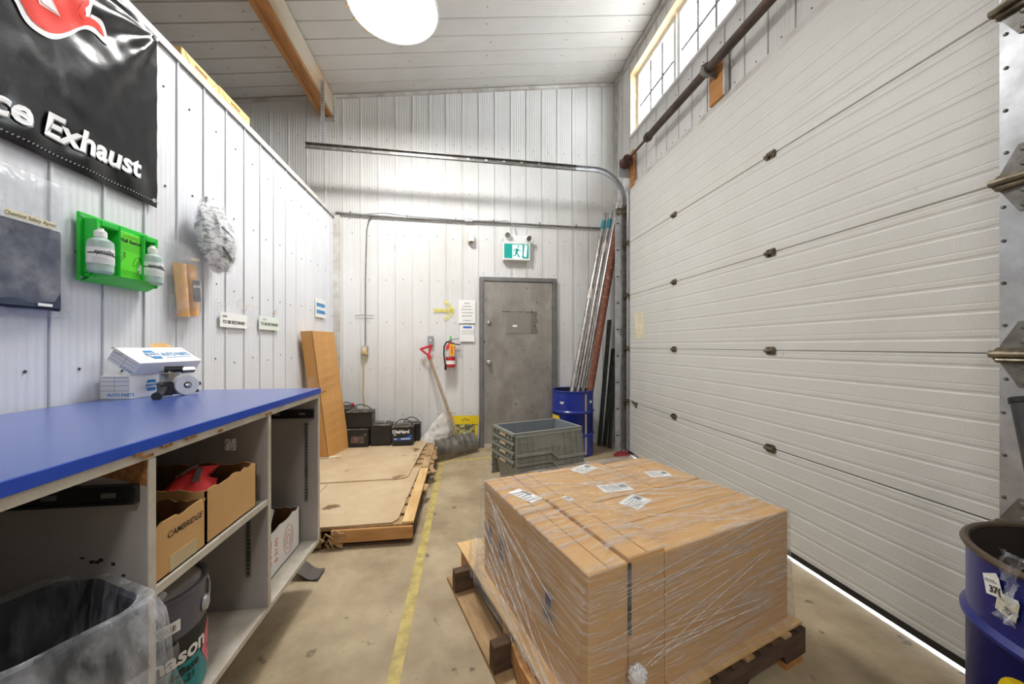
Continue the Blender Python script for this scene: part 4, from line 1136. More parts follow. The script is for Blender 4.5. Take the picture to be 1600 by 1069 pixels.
def ban_text(s_, y_, z_, size, bold, m, off, sx=1.0, slope=0.0, shear=0.0):
    vs, fs = text2d(s_, size, bold, shear, 1.0, 'RIGHT')
    mb = MB(); mb.add([ban_fn(y_ + u * sx, z_ + v + slope * u, off) for u, v in vs], fs); return mb.build('lettering', m, ban)


for (m_, o_, dx, dz) in ((M_inkg, 0.0045, 0.004, -0.004), (M_inkw, 0.006, 0, 0)):
    pL_, pR_ = onX(80, 196, XW + 0.02), onX(219, 264, XW + 0.02)
    ban_text('nce Exhaust', pR_.y + dx, pR_.z + dz, 0.125, 0.0038, m_, o_, 1.0, slope=(pR_.z - pL_.z) / (pR_.y - pL_.y), shear=0.25)


# flat papers / signs on the partition ----------------------------------------
def wall_sign(name, label, pxs, m=M_paper, cat='sign', off=0.003):
    a = onX(pxs[0], pxs[1], XW + off); b = onX(pxs[2], pxs[3], XW + off)
    y0, y1 = a.y, b.y; zt, zb_ = a.z, b.z
    o = thing(name, label, cat, (XW, (y0 + y1) / 2, zb_))
    MB().box((XW, y0, zb_), (XW + off, y1, zt)).build('sheet', m, o)
    return o, (y0, y1, zb_, zt)


sg, q = wall_sign('wall_sign', 'white CORE TO BE RETURNED sign taped to the partition', (344, 487, 386, 514))
w_, h_ = q[1] - q[0], q[3] - q[2]
lettering('TO BE RETURNED', wl_fn((q[0] + w_ * 0.5, q[2] + h_ * 0.36), 0.004), h_ * 0.30, M_ink, sg, bold=0.0008, sx=w_ * 0.86 / (h_ * 0.30 * 8.4))
lettering('CORE', wl_fn((q[0] + w_ * 0.15, q[2] + h_ * 0.74), 0.004), h_ * 0.17, M_ink, sg, bold=0.0004)
sg, q = wall_sign('wall_sign', 'pale green DEFECTIVE TO BE RETURNED sign taped to the partition', (405, 493, 436, 517), mat('pale_green_paper', rgb(228, 236, 226), 0.7))
w_, h_ = q[1] - q[0], q[3] - q[2]
lettering('TO BE RETURNED', wl_fn((q[0] + w_ * 0.5, q[2] + h_ * 0.42), 0.004), h_ * 0.28, M_ink, sg, bold=0.0008, sx=w_ * 0.9 / (h_ * 0.28 * 8.4))
lettering('DEFECTIVE', wl_fn((q[0] + w_ * 0.25, q[2] + h_ * 0.76), 0.004), h_ * 0.15, M_ink, sg, sx=0.7)
sg, q = wall_sign('wall_sign', 'white BATTERY CORES sign in blue letters near the corner', (493, 465, 509, 498))
w_, h_ = q[1] - q[0], q[3] - q[2]
for t_, f_ in (('BATTERY', 0.67), ('CORES', 0.30)):
    bars(wl_fn((q[0], q[2]), 0.0036), [(w_ * 0.1, h_ * (f_ - 0.1), w_ * 0.92, h_ * (f_ + 0.1))], M_inkl, sg, 'letter_shade')
    lettering(t_, wl_fn((q[0] + w_ * 0.5, q[2] + h_ * f_), 0.0046), h_ * 0.2, M_inkb, sg, bold=0.0012, sx=w_ * 0.8 / (h_ * 0.2 * (4.3 if len(t_) > 5 else 3.2)))
# old glue smears round the signs
rr_ = random.Random(11)
for i, (px_, py_, n_) in enumerate(((386, 480, 16), (372, 470, 8), (428, 489, 16), (388, 512, 8), (500, 456, 6), (345, 473, 10))):
    p = onX(px_, py_, XW)
    for k in range(1):
        mb = MB()
        for j in range(n_):
            y_, z_ = p.y + rr_.gauss(0, 0.035), p.z + rr_.gauss(0, 0.012); s_ = 0.003 + rr_.random() * 0.007
            mb.box((XW, y_, z_), (XW + 0.0015, y_ + s_ * 1.6, z_ + s_ * 0.7))
        o = mb.build('glue_residue', M_smear, wl); o['kind'] = 'stuff'

# eyewash station
ya, yb_2 = onX(118, 400, XW).y, onX(246, 400, XW + 0.05).y
za, zb2 = onX(118, 438, XW).z, onX(118, 329, XW).z
ew = thing('eyewash_station', 'bright green eyewash wall station holding saline bottles', 'eyewash station', (XW, (ya + yb_2) / 2, za))
Wd, Hh = yb_2 - ya, zb2 - za
mb = MB().bbox((0, 0, 0), (0.012, Wd, Hh), 0.003, Matrix.Translation((XW, ya, za))); mb.build('back_plate', M_green, ew)
bw = MB()
T0 = Matrix.Translation((XW, ya, za))
c1, c2, c3, c4 = 0.12 * Wd, 0.37 * Wd, 0.78 * Wd, 0.97 * Wd
dp = 0.055
for (u0, u1, v0, v1) in ((0.05 * Wd, c1, 0.06 * Hh, 0.93 * Hh), (c2, c2 + 0.03 * Wd, 0.06 * Hh, 0.93 * Hh), (c3 - 0.04 * Wd, c3, 0.06 * Hh, 0.93 * Hh), (c4 - 0.005, c4 + 0.01, 0.06 * Hh, 0.93 * Hh), (c1, c2, 0.84 * Hh, 0.93 * Hh), (c3, c4, 0.84 * Hh, 0.93 * Hh)):
    bw.bbox((0.010, u0, v0), (dp, u1, v1), 0.004, T0)
bw.build('raised_body', M_green, ew)
tray = MB().grid(lambda u, v: T0 @ Vector((dp * (0.25 + 0.75 * math.sin(v * PI / 2)) + 0.028 * math.sin(u * PI) * v, 0.03 * Wd + u * 0.94 * Wd, 0.0 + 0.13 * Hh * v)), 20, 6); tray.grid(lambda u, v: T0 @ Vector(((dp + 0.028 * math.sin(u * PI)) * (1 - v) + 0.012 * v, 0.03 * Wd + u * 0.94 * Wd, 0.13 * Hh)), 20, 2); tray.build('tray', M_green, ew, smooth=True)
MB().bbox((0.010, c2 + 0.03 * Wd, 0.13 * Hh), (0.044, c3 - 0.04 * Wd, 0.88 * Hh), 0.003, T0).build('instruction_panel', M_greenl, ew)
gp = lambda u, v: T0 @ Vector((0.0452, u, v))
mid = (c2 + c3) / 2
lettering('Wall Station', lambda u, v: gp(mid + u, 0.74 * Hh + v), 0.022, M_ink, ew, bold=0.0006)
lettering('eyesaline', lambda u, v: gp(mid + u, 0.82 * Hh + v), 0.022, mat('olive_print', rgb(120, 150, 30), 0.6), ew, shear=0.3)
bars(gp, [(mid - 0.07, Hh * q, mid + 0.05 + 0.02 * (k % 2), Hh * q + 0.0012) for k, q in enumerate((0.68, 0.65, 0.62, 0.59, 0.26, 0.24, 0.22, 0.20, 0.18))], mat('dark_green_print', rgb(30, 90, 20), 0.6), ew, 'fine_print')['kind'] = 'stuff'
st = MB()
sc0 = gp(mid + 0.055, 0.33 * Hh)
for k in range(3):
    t_ = k * PI / 3
    d_ = Vector((0, math.cos(t_), math.sin(t_))) * 0.022; n_ = Vector((0, -math.sin(t_), math.cos(t_))) * 0.006
    o_ = sc0 + Vector((0.0004 * (k + 1), 0, 0)); st.add([o_ - d_ - n_, o_ + d_ - n_, o_ + d_ + n_, o_ - d_ + n_], [(0, 1, 2, 3)])
st.build('medical_star', M_inkw, ew)
sk_ = MB()
for (u_, v_) in ((mid - 0.045, 0.46), (mid + 0.03, 0.44)):
    sk_.tube([gp(u_ + 0.02 * math.cos(k), v_ * Hh + 0.026 * math.sin(k * 1.3)) for k in range(9)], 0.0007, 4)
sk_.build('instruction_sketch', MATS['dark_green_print'], ew)['kind'] = 'stuff'
for (v0_, v1_, u_) in ((0.05, 0.05, 0.03), (0.94, 0.94, 0.04), (0.95, 0.95, 0.97)):
    MB().lathe([(0.006, 0), (0.004, 0.004), (0, 0.004)], T0 @ Vector((0.012, u_ * Wd, v0_ * Hh)), 8, Matrix.Rotation(PI / 2, 4, 'Y')).build('screw', M_galv, ew)


def bottle(yc, zc, s, label):
    xx = XW + 0.058
    o = thing('saline_bottle', label, 'bottle', (xx, yc, zc), 0, 'saline bottles')
    sc = lambda mbx: (setattr(mbx, 'v', [Vector((xx + p.x * s * 0.72, yc + p.y * s * 0.78, zc + p.z * s)) for p in mbx.v]), mbx)[1]
    sc(MB().lathe([(0.0, 0.0), (0.040, 0.0), (0.048, 0.008), (0.049, 0.11), (0.046, 0.122), (0.030, 0.132), (0.022, 0.136), (0, 0.136)], (0, 0, 0), 28)).build('body', M_bot, o, smooth=True)
    sc(MB().lathe([(0.022, 0.136), (0.024, 0.138), (0.024, 0.158), (0.020, 0.162), (0.014, 0.164), (0.012, 0.172), (0, 0.172)], (0, 0, 0), 20)).build('cap', M_white, o, smooth=True)
    mb = MB().lathe([(0.0497, 0.035), (0.0497, 0.095)], (0, 0, 0), 28, cap=False); sc(mb).build('label', M_paper, o, smooth=True)
    vs, fs = text2d('eyesaline', 0.022, 0.0004, 0.3)
    mb = MB(); mb.add([Vector((0.0507 * math.cos(-0.5 + u / 0.05), 0.0507 * math.sin(-0.5 + u / 0.05), 0.078 + v)) for u, v in vs], fs); sc(mb).build('lettering', M_ink, o)
    sc(MB().tube([(0.0515 * math.cos(t), 0.0515 * math.sin(t), 0.07 - 0.003 * math.sin(t)) for t in [(-1.8 + k * 0.2) for k in range(19)]], 0.0018, 6)).build('strap', M_black, o)
    mb = MB()
    for k in range(4): mb.lathe([(0.0503, 0.04 + k * 0.005), (0.0503, 0.041 + k * 0.005)], (0, 0, 0), 12, None, -1.4, 0.4)
    sc(mb).build('fine_print', M_inkg, o)['kind'] = 'stuff'


p = onX(158, 428, XW + 0.06); hb = onX(158, 358, XW + 0.06).z - p.z
bottle(p.y, p.z, hb / 0.17, 'saline bottle in the eyewash station pocket under the banner')
p = onX(239, 445, XW + 0.06); hb = onX(239, 385, XW + 0.06).z - p.z
bottle(p.y, p.z, hb / 0.17, 'saline bottle in the eyewash station pocket beside the glove bag')


def pouch(mb, T, w, h, d, n=14, seed=0, amp=0.004):
    """thin pillow bag in local (x out, y width, z up)"""
    for sgn in (0.15, 1):
        mb.grid(lambda u, v: T @ Vector((d * sgn * (1 - (2 * u - 1) ** 4) * (1 - (2 * v - 1) ** 6) + amp * noise.noise((u * 7, v * 9, seed + sgn)), (u - 0.5) * w, v * h)), n, n)
    return mb


# apron bag
q0, q1 = onX(0, 280, XW).y, onX(110, 270, XW).y
qz0, qz1 = onX(60, 490, XW).z, onX(110, 300, XW).z
yA0 = q1 - 0.42
ab = thing('apron_bag', 'clear zip bag with folded navy apron hung under the banner', 'bag', (XW, (yA0 + q1) / 2, qz0))
T_ = Matrix.Translation((XW, (yA0 + q1) / 2, qz0 - 0.01))
pouch(MB(), T_, q1 - yA0, qz1 - qz0 + 0.02, 0.045, 18, 2, 0.008).build('film', M_film, ab, smooth=True)
y1 = onX(97, 420, XW + 0.02).y; zt = onX(92, 362, XW + 0.02).z; zb_ = onX(95, 487, XW + 0.02).z
mb = MB().bbox((0.006, -0.34, 0), (0.020, 0, zt - zb_), 0.005, Matrix.Translation((XW, y1, zb_))); mb.bbox((0.020, -0.33, 0.004), (0.032, -0.012, zt - zb_ - 0.006), 0.005, Matrix.Translation((XW, y1, zb_))); mb.build('folded_apron', M_navy, ab)
ta, tb = onX(8, 335, XW + 0.05), onX(86, 357, XW + 0.05)
o = MB().add([(XW + 0.049, ta.y, ta.z), (XW + 0.049, tb.y, tb.z - 0.004), (XW + 0.049, tb.y, tb.z + 0.018), (XW + 0.049, ta.y, ta.z + 0.024)], [(0, 1, 2, 3)]).build('masking_tape', M_papery, ab)
sl_ = (tb.z - ta.z) / (tb.y - ta.y)
lettering('Chemical Safety Apron', lambda u, v: Vector((XW + 0.0498, (ta.y + tb.y) / 2 + u, (ta.z + tb.z) / 2 + 0.009 + v + sl_ * u)), 0.019, M_ink, ab, shear=0.2, sx=0.85)
ta = onX(60, 476, XW + 0.035); MB().box((XW + 0.033, ta.y, ta.z - 0.004), (XW + 0.0345, ta.y + 0.045, ta.z + 0.006)).build('white_tag', M_paper, ab)

# glove bag
ga, gb = onX(257, 368, XW), onX(316, 500, XW)
gl = thing('glove_bag', 'clear zip bag holding tan work gloves beside the eyewash station', 'bag', (XW, (ga.y + gb.y) / 2, gb.z))
yc_, ww = onX(288, 430, XW).y, 0.185
T_ = Matrix.Translation((XW + 0.004, yc_, gb.z)) @ Matrix.Rotation(0.10, 4, 'X')
hgt = ga.z - gb.z
pouch(MB(), T_, ww * 1.1, hgt, 0.06, 16, 5, 0.008).build('film', M_film, gl, smooth=True)
for k in range(2):
    mb = MB()
    mb.grid(lambda u, v: T_ @ Vector((0.012 + 0.032 * math.sin(u * PI) ** 0.6 + 0.004 * noise.noise((u * 5, v * 9, k)), -0.072 + k * 0.072 + u * 0.069, 0.01 + v * hgt * 0.68)), 8, 14)
    mb.grid(lambda u, v: T_ @ Vector((0.010, -0.072 + k * 0.072 + u * 0.069, 0.01 + v * hgt * 0.68)), 4, 4)
    mb.build('glove', M_orange, gl, smooth=True)
MB().box((0.046, 0.002, hgt * 0.22), (0.048, 0.055, hgt * 0.50), T_).build('glove_label', mat('dark_grey_label', rgb(66, 70, 76), 0.5), gl)
lettering('ATLAS', lambda u, v: T_ @ Vector((0.0486, 0.028 + u, hgt * 0.42 + v)), 0.017, M_inkw, gl, bold=0.0004)
MB().box((0.055, -0.01, hgt * 0.76), (0.0555, 0.06, hgt * 0.79), T_).build('masking_tape', M_papery, gl)

# bag of crumpled newsprint on a hook
na = onX(336, 372, XW + 0.07)
nw = thing('newsprint_bundle', 'crumpled newsprint bundle in clear plastic hanging from a wall hook', 'bundle', (XW, na.y, onX(336, 432, XW + 0.05).z))
hz_ = (onX(330, 318, XW + 0.05).z - onX(336, 432, XW + 0.05).z) / 2
crumple('newsprint', M_news, (XW + 0.075, na.y, na.z), (0.062, 0.13, hz_ * 0.92), nw, seed=4, amp=0.22, n=16, T=Matrix.Rotation(0.28, 4, 'X'), freq=2.6)
crumple('film', M_film, (XW + 0.078, na.y, na.z + 0.005), (0.072, 0.144, hz_), nw, seed=4, amp=0.20, n=16, T=Matrix.Rotation(0.28, 4, 'X'), freq=2.6)
hk = onX(322, 313, XW)
MB().tube([(XW, hk.y, hk.z), (XW + 0.03, hk.y, hk.z), (XW + 0.04, hk.y, hk.z + 0.012)], 0.004, 8).tube([(XW + 0.004, hk.y, hk.z - 0.012), (XW + 0.004, hk.y, hk.z + 0.02)], 0.008, 8).build('wall_hook', M_galvd, nw, smooth=True)
MB().tube([(XW + 0.03, hk.y - 0.012, hk.z - 0.006), (XW + 0.03, hk.y + 0.03, hk.z - 0.008)], 0.006, 8).build('tie', M_black, nw)
mb = MB()
mb.grid(lambda u, v: Vector((XW + 0.142 - 0.03 * u * u, na.y - 0.055 + u * 0.14, na.z - 0.055 - u * 0.055 - v * 0.022)), 8, 2); mb.build('black_band', M_ink, nw)
mb = MB(); mb.grid(lambda u, v: Vector((XW + 0.138 - 0.01 * v, na.y - 0.05 + u * 0.09, na.z + 0.055 - u * 0.03 - v * (0.01 + 0.04 * u))), 6, 4); mb.build('navy_print', mat('navy_print', rgb(60, 56, 100), 0.5), nw)

# boxes on top of the side room --------------------------------------------------
TZ = PTOP + 0.0125
def flat_carton(name, label, y0, y1, zt, x0=-1.95, x1=XL - 0.055):
    o = thing(name, label, 'box', ((x0 + x1) / 2, (y0 + y1) / 2, 2.6205))
    MB().bbox((x0, y0, 2.621), (x1, y1, zt - 0.03), 0.003).build('carton', M_cardy, o)
    MB().box((x0 - 0.004, y0 - 0.004, zt - 0.095), (x1 + 0.004, y1 + 0.004, zt)).build('lid', M_cardy, o, bevel=0.002)
    fr_ = MB(); xx = x1 + 0.0045
    fr_.tube([(xx, y0 + 0.02, zt - 0.012), (xx, y0 + 0.06, zt - 0.05), (xx, y1 - 0.06, zt - 0.05), (xx, y1 - 0.02, zt - 0.012)], 0.0014, 4); fr_.build('lid_crease', M_cardd, o)
    MB().box((xx - 0.0005, (y0 + y1) / 2 - 0.05, zt - 0.038), (xx + 0.0006, (y0 + y1) / 2 + 0.05, zt - 0.022)).build('hand_hole', M_cardd, o)
    return o
a = onX(283, 73, -1.555); b = onX(341, 133, -1.555); c_ = onX(389, 180, -1.555)
flat_carton('flat_carton', 'tan lidded carton on the side-room roof, nearer the banner', a.y, b.y - 0.006, a.z)
flat_carton('flat_carton', 'tan lidded carton on the side-room roof, nearer the back wall', b.y + 0.006, c_.y, b.z + 0.0)

# ------------------------------------------------------------------ pallet platform by the back wall
PX0, PX1 = XL + 0.02, -0.315
def low_pallet(label, y0, y1, orange):
    o = thing('wooden_pallet', label, 'pallet', ((PX0 + PX1) / 2, (y0 + y1) / 2, 0))
    z0, z1, z2 = 0.016, 0.104, 0.122
    n = 3
    for k in range(n):
        xa = PX0 + (PX1 - PX0 - 0.045) * k / (n - 1)
        MB().box((xa, y0, z0), (xa + 0.045, y1, z1)).build('stringer', M_pald if k else M_palo, o)
    nb_ = 7; w = 0.115
    rr = random.Random(int(y0 * 100))
    for k in range(nb_):
        yy = y0 + (y1 - y0 - w) * k / (nb_ - 1)
        e = PX1 + rr.uniform(-0.012, 0.012)
        MB().box((PX0, yy + 0.001, z1), (e, yy + w, z2 - rr.uniform(0, 0.002))).build('deck_board', M_pal, o)
    for k in range(3):
        yy = y0 + (y1 - y0 - w) * k / 2
        MB().box((PX0, yy, 0.0), (PX1, yy + w, z0)).build('bottom_board', M_pald, o)
    return o


YP0, YPM, YP1 = 2.39, 3.44, 4.50
pA = low_pallet('low wooden pallet at the bench end, under the stained sheet', YP0, YPM - 0.01, True)
pB = low_pallet('low wooden pallet against the back wall, under the batteries', YPM + 0.01, YP1, False)
# front fascia with splintered end
fa = MB().box((-0.80, YP0 - 0.022, 0.035), (PX1 + 0.005, YP0, 0.112)); fa.build('front_fascia', M_palo, pA, bevel=0.003)
box('front_fascia', (PX0, YP0 - 0.018, 0.012), (-0.86, YP0, 0.118), M_pal, pA)
rr_ = random.Random(5)
for k in range(26):
    xx = -0.93 + rr_.random() * 0.2; zz = 0.02 + rr_.random() * 0.09; ln_ = 0.02 + rr_.random() * 0.05
    T_ = Matrix.Translation((xx, YP0 - 0.02 - rr_.random() * 0.012, zz)) @ Matrix.Rotation(rr_.uniform(-1.2, 1.2), 4, 'Y')
    MB().box((-ln_ / 2, -0.004, -0.004), (ln_ / 2, 0.004, 0.004), T_).build('splinter', M_pal, pA)
for k in range(22):
    yy = 3.0 + rr_.random() * 1.3; ln_ = 0.05 + rr_.random() * 0.09
    T_ = Matrix.Translation((PX1 + 0.01 + rr_.random() * 0.03, yy, 0.09 + rr_.random() * 0.025)) @ Matrix.Rotation(rr_.uniform(-0.4, 0.4), 4, 'Z') @ Matrix.Rotation(rr_.uniform(-0.25, 0.25), 4, 'X')
    MB().box((-0.02, -ln_ / 2, -0.006), (0.02, ln_ / 2, 0.006), T_).build('splinter', M_pal, pA if yy < YPM else pB)
for (y0, y1) in ((YP0 + 0.1, YP0 + 0.24), (YP0 + 0.5, YP0 + 0.62), (3.3, 3.42), (3.8, 3.92)):
    MB().box((PX1 - 0.06, y0, 0.0), (PX1 + 0.004, y1, 0.1)).build('block', M_pald, pA if y0 < YPM - 0.02 else pB)
ZS = 0.1225
for (y0, y1, po) in ((YP0, 2.86, pA), (2.864, YPM - 0.012, pA), (YPM + 0.012, 3.78, pB), (3.80, 4.22, pB)):
    MB().box((-0.378, y0, ZS), (PX1 + 0.008, y1, ZS + 0.012)).build('edge_board', M_pall if po is pA else M_pal, po)
sh1 = MB()
sh1.prism([(PX0 + 0.01, YP0 - 0.005), (-0.98, YP0 - 0.004), (-0.44, YP0 + 0.01), (-0.41, YP0 + 0.06), (-0.382, YPM + 0.02), (PX0 + 0.01, YPM + 0.02)], lambda u, v, d: Vector((u, v, d)), ZS, ZS + 0.009)
tag(sh1.build('plywood_sheet', M_sheet), 'stained worn board lying on the pallet at the bench end', 'board')
sh2 = MB()
pts = [(PX0 + 0.01, 3.13), (-0.53, 3.16), (-0.48, 3.175), (-0.455, 3.21), (-0.42, 4.05), (-0.40, 4.27), (-0.40, 4.46), (PX0 + 0.01, 4.47)]
sh2.prism(pts, lambda u, v, d: Vector((u, v, d)), ZS + 0.0095, ZS + 0.019)
tag(sh2.build('plywood_sheet', M_sheet), 'dusty round-cornered board lying under the batteries', 'board')
ln1 = MB().box((-1.08, YP0 + 0.02, ZS + 0.0088), (-1.074, 3.12, ZS + 0.0093)); ln1.build('seam_line', M_cardd, bpy.data.objects['plywood_sheet'], world=True)
ZP = ZS + 0.0195
p_ = onZ(515, 715, ZP)
sc_ = MB().grid(lambda u, v: Vector((p_.x - 0.12 + 0.22 * u, p_.y - 0.04 + 0.07 * v + 0.02 * u, ZP + 0.004 + 0.006 * abs(noise.noise((u * 6, v * 4, 1))))), 12, 5)
tag(sc_.build('paper_scrap', M_papery), 'crumpled pale paper scrap at the foot of the tall carton', 'paper')

# tall leaning carton
B0 = Vector((-1.315, 3.83, ZP)); B1 = Vector((-1.225, 4.20, ZP))
tl = onX(487, 517, -1.362); tl2 = onX(522, 516, -1.352)
T0_, T1_ = tl, Vector((tl2.x, tl2.y, tl.z + 0.01))
dl = Vector((-0.115, 0.022, 0)); dt_ = Vector((-0.105, 0.018, -0.004))
lb = thing('tall_carton', 'tall orange-brown cardboard carton leaning on the partition by the batteries', 'box', (B0 + B1) / 2)
# long faces as a gently buckled solid
mb = MB(); nst = 14; rings = []
for k in range(nst + 1):
    f_ = k / nst
    bl = 0.014 * math.exp(-((f_ - 0.52) / 0.07) ** 2)
    a_ = B0.lerp(T0_, f_) + Vector((-bl, 0, 0)); b_ = B1.lerp(T1_, f_) + Vector((-bl * 0.4, 0, 0)); off = dl.lerp(dt_, f_)
    rings.append([a_, b_, b_ + off, a_ + off])
loops(mb, rings, True, True); mb.build('carton', M_cardo, lb)
n1 = (B1 - B0).cross(T0_ - B0).normalized(); n1 = n1 if n1.x > 0 else -n1
seam = MB().tube([B0.lerp(T0_, k / 10) + Vector((0.001, -0.001, 0)) for k in range(11)], 0.0035, 5); seam.build('corner_tear', M_cardd, lb)
f_ = 0.53; MB().tube([B0.lerp(T0_, f_) + (B1 - B0) * q + Vector((0.002, 0, 0.01 * math.sin(q * 9))) for q in (0.0, 0.08, 0.16, 0.24)], 0.004, 5).build('crease', M_cardd, lb)
c_ = B0.lerp(T0_, 0.62) + dl * 0.5
MB().grid(lambda u, v: c_ + Vector((-0.03 + 0.06 * u, -0.022 - 0.012 * noise.noise((u * 5, v * 5, 3)), -0.05 + 0.1 * v)), 8, 8).build('torn_tape', M_film, lb)


# batteries ------------------------------------------------------------------------
def battery(label, x0, y0, z0, w, d, h, handle=False, terminals=True, rz=0.0, lab=None, topm=M_battg, ribs=True):
    o = thing('car_battery', label, 'car battery', (x0 + w / 2, y0 + d / 2, z0), rz)
    lo = lambda x_, y_, z_: Vector((x_ - w / 2, y_ - d / 2, z_))
    hb_ = h * 0.86
    MB().bbox(lo(0.004, 0.004, 0), lo(w - 0.004, d - 0.004, hb_), 0.004).build('case', M_batt, o, world=False)
    ld_ = MB().bbox(lo(0, 0, hb_), lo(w, d, h * 0.93), 0.005); ld_.bbox(lo(w * 0.12, d * 0.25, h * 0.93 - 0.005), lo(w * 0.88, d * 0.75, h), 0.004)
    ld_.build('lid', topm, o, world=False)
    if terminals:
        for fx in (0.13, 0.87):
            MB().lathe([(0.013, 0), (0.010, 0.022), (0, 0.022)], lo(w * fx, d * 0.16, h * 0.92), 10).build('terminal', M_galvd, o, smooth=True, world=False)
    if ribs:
        MB().box(lo(0.006, -0.001, 0.002), lo(w - 0.006, 0.004, 0.012)).build('foot_ridge', M_batt, o, world=False)
    if handle:
        hd_ = MB().tube([lo(0.01 + (w - 0.02) * k / 12, d * 0.35, h * 0.9 + 0.075 * math.sin(PI * k / 12) ** 0.7) for k in range(13)], 0.005, 8); hd_.build('carry_handle', M_black, o, smooth=True, world=False)
    return o, lo


YF = 4.18
a, b = onY(612, 697, YF), onY(646, 665, YF)
o, lo = battery('black battery with white DieHard name and blue swoosh', a.x, YF, ZP, b.x - a.x, 0.18, b.z - ZP + 0.01, handle=True)
w_ = b.x - a.x
lettering('DieHard', lambda u, v: lo(w_ * 0.42 + u, 0.002, 0.155 + v), 0.052, M_inkw, o, bold=0.0018, world=False)
bl_ = MB(); bl_.add([lo(w_ * u, 0.0025, v) for u, v in ((0.08, 0.06), (0.92, 0.06), (0.92, 0.125), (0.80, 0.11), (0.66, 0.098), (0.4, 0.088), (0.08, 0.085))], [tuple(range(7))]); bl_.build('blue_swoosh', mat('battery_blue', rgb(40, 92, 170), 0.4), o, world=False)
bl_ = MB()
for (u0, u1, v) in ((0.1, 0.22, 0.072), (0.42, 0.85, 0.072), (0.1, 0.2, 0.118)): bl_.add([lo(w_ * u0, 0.0015, v), lo(w_ * u1, 0.0015, v), lo(w_ * u1, 0.0015, v + 0.009), lo(w_ * u0, 0.0015, v + 0.009)], [(0, 1, 2, 3)])
bl_.build('small_print', M_inkw, o, world=False)['kind'] = 'stuff'
a, b = onY(578, 694, YF + 0.03), onY(611, 661, YF + 0.03)
o, lo = battery('plain black battery with dusty top between the stack and the lettered one', a.x, YF + 0.03, ZP, b.x - a.x, 0.19, b.z - ZP)
MB().tube([lo(0.12, 0.05, 0.21), lo(0.17, 0.08, 0.29)], 0.004, 6).build('white_strap', M_white, o, world=False)
a, b = onY(541, 696, YF), onY(576, 668, YF)
hA = b.z - ZP
o, lo = battery('black battery with worn brown label at the bottom of the stack', a.x, YF, ZP, b.x - a.x, 0.2, hA, terminals=False)
MB().add([lo(0.05, 0.002, 0.045), lo((b.x - a.x) * 0.78, 0.002, 0.045), lo((b.x - a.x) * 0.78, 0.002, 0.12), lo(0.05, 0.002, 0.12)], [(0, 1, 2, 3)]).build('worn_label', mat('worn_label', rgb(120, 104, 94), 0.6, c2=rgb(70, 52, 44), scale=25), o, world=False)
MB().lathe([(0.012, 0), (0.010, 0.004), (0, 0.004)], lo((b.x - a.x) * 0.84, 0.003, 0.135), 10, Matrix.Rotation(PI / 2, 4, 'X')).build('badge', M_galvd, o, world=False)
a2, b2 = onY(540, 667, YF + 0.02), onY(582, 641, YF + 0.02)
o, lo = battery('wide black battery with carry handle on top of the stack', a2.x, YF + 0.01, ZP + hA + 0.001, b2.x - a2.x, 0.17, b2.z - (ZP + hA), handle=True, terminals=False)
a, b = onY(644, 690, 4.35), onY(657, 660, 4.35)
battery('black battery with handle behind the lettered one', b.x - 0.22, 4.37, ZP, 0.22, 0.11, b.z - ZP, handle=True)
# pair of cables clipped on the stacked battery at the carton
a, b = onY(532, 667, 4.36), onY(553, 634, 4.36)
o, lo = battery('small black battery with red terminal cap behind the stack', b.x - 0.2, 4.385, ZP, 0.2, 0.12, b.z - ZP, handle=True)
MB().lathe([(0.014, 0), (0.016, 0.02), (0.008, 0.035), (0, 0.035)], lo(0.175, 0.02, b.z - ZP - 0.01), 10).build('red_cap', M_red, o, smooth=True, world=False)

# ------------------------------------------------------------------ things on the back wall
YW = YB - 0.014
def wall_y(px, py, off=0.0): return onY(px, py, YW - off)


cdn = thing('wall_conduit', 'grey electrical conduit running along the back wall above the door', 'conduit', (0.2, YW, 2.8))
pts = [wall_y(524, 333, 0.014), wall_y(600, 339, 0.014), wall_y(690, 344, 0.014), wall_y(790, 349, 0.014), wall_y(940, 357, 0.014)]
MB().tube(pts, 0.012, 10).build('pipe', M_galvd, cdn, smooth=True)
MB().tube([wall_y(524, 331, 0.024), wall_y(570, 335, 0.02), wall_y(600, 333, 0.02), wall_y(640, 338, 0.02), wall_y(720, 344, 0.03), wall_y(780, 346, 0.02), wall_y(792, 345, 0.02), wall_y(803, 352, 0.02), wall_y(807, 367, 0.012)], 0.006, 8).build('loose_cable', M_galv, cdn, smooth=True)
p = wall_y(732, 345, 0.0); MB().bbox((p.x - 0.05, YW - 0.035, p.z - 0.022), (p.x + 0.05, YW, p.z + 0.022), 0.005).build('junction_box', M_galv, cdn)
for px_ in (548, 636, 712, 771, 843, 900):
    p = wall_y(px_, 333 + (px_ - 524) * 24 / 416, 0.0); MB().box((p.x - 0.006, YW - 0.03, p.z - 0.022), (p.x + 0.006, YW, p.z + 0.022)).build('clip', M_galvd, cdn)
dn = thing('outlet_drop', 'thin grey conduit dropping to an outlet box behind the batteries', 'outlet', (wall_y(572, 545).x, YW, 1.2))
MB().tube([wall_y(580, 339, 0.012), wall_y(576, 345, 0.012), wall_y(573, 360, 0.012), wall_y(571, 440, 0.012), wall_y(571, 540, 0.012)], 0.007, 8).build('pipe', M_galvd, dn, smooth=True)
p = wall_y(571, 548); MB().bbox((p.x - 0.035, YW - 0.045, p.z - 0.055), (p.x + 0.035, YW, p.z + 0.055), 0.005).build('outlet_box', M_galv, dn)
MB().box((p.x - 0.024, YW - 0.049, p.z - 0.042), (p.x + 0.024, YW - 0.0455, p.z + 0.042)).build('receptacle', M_creamw, dn)
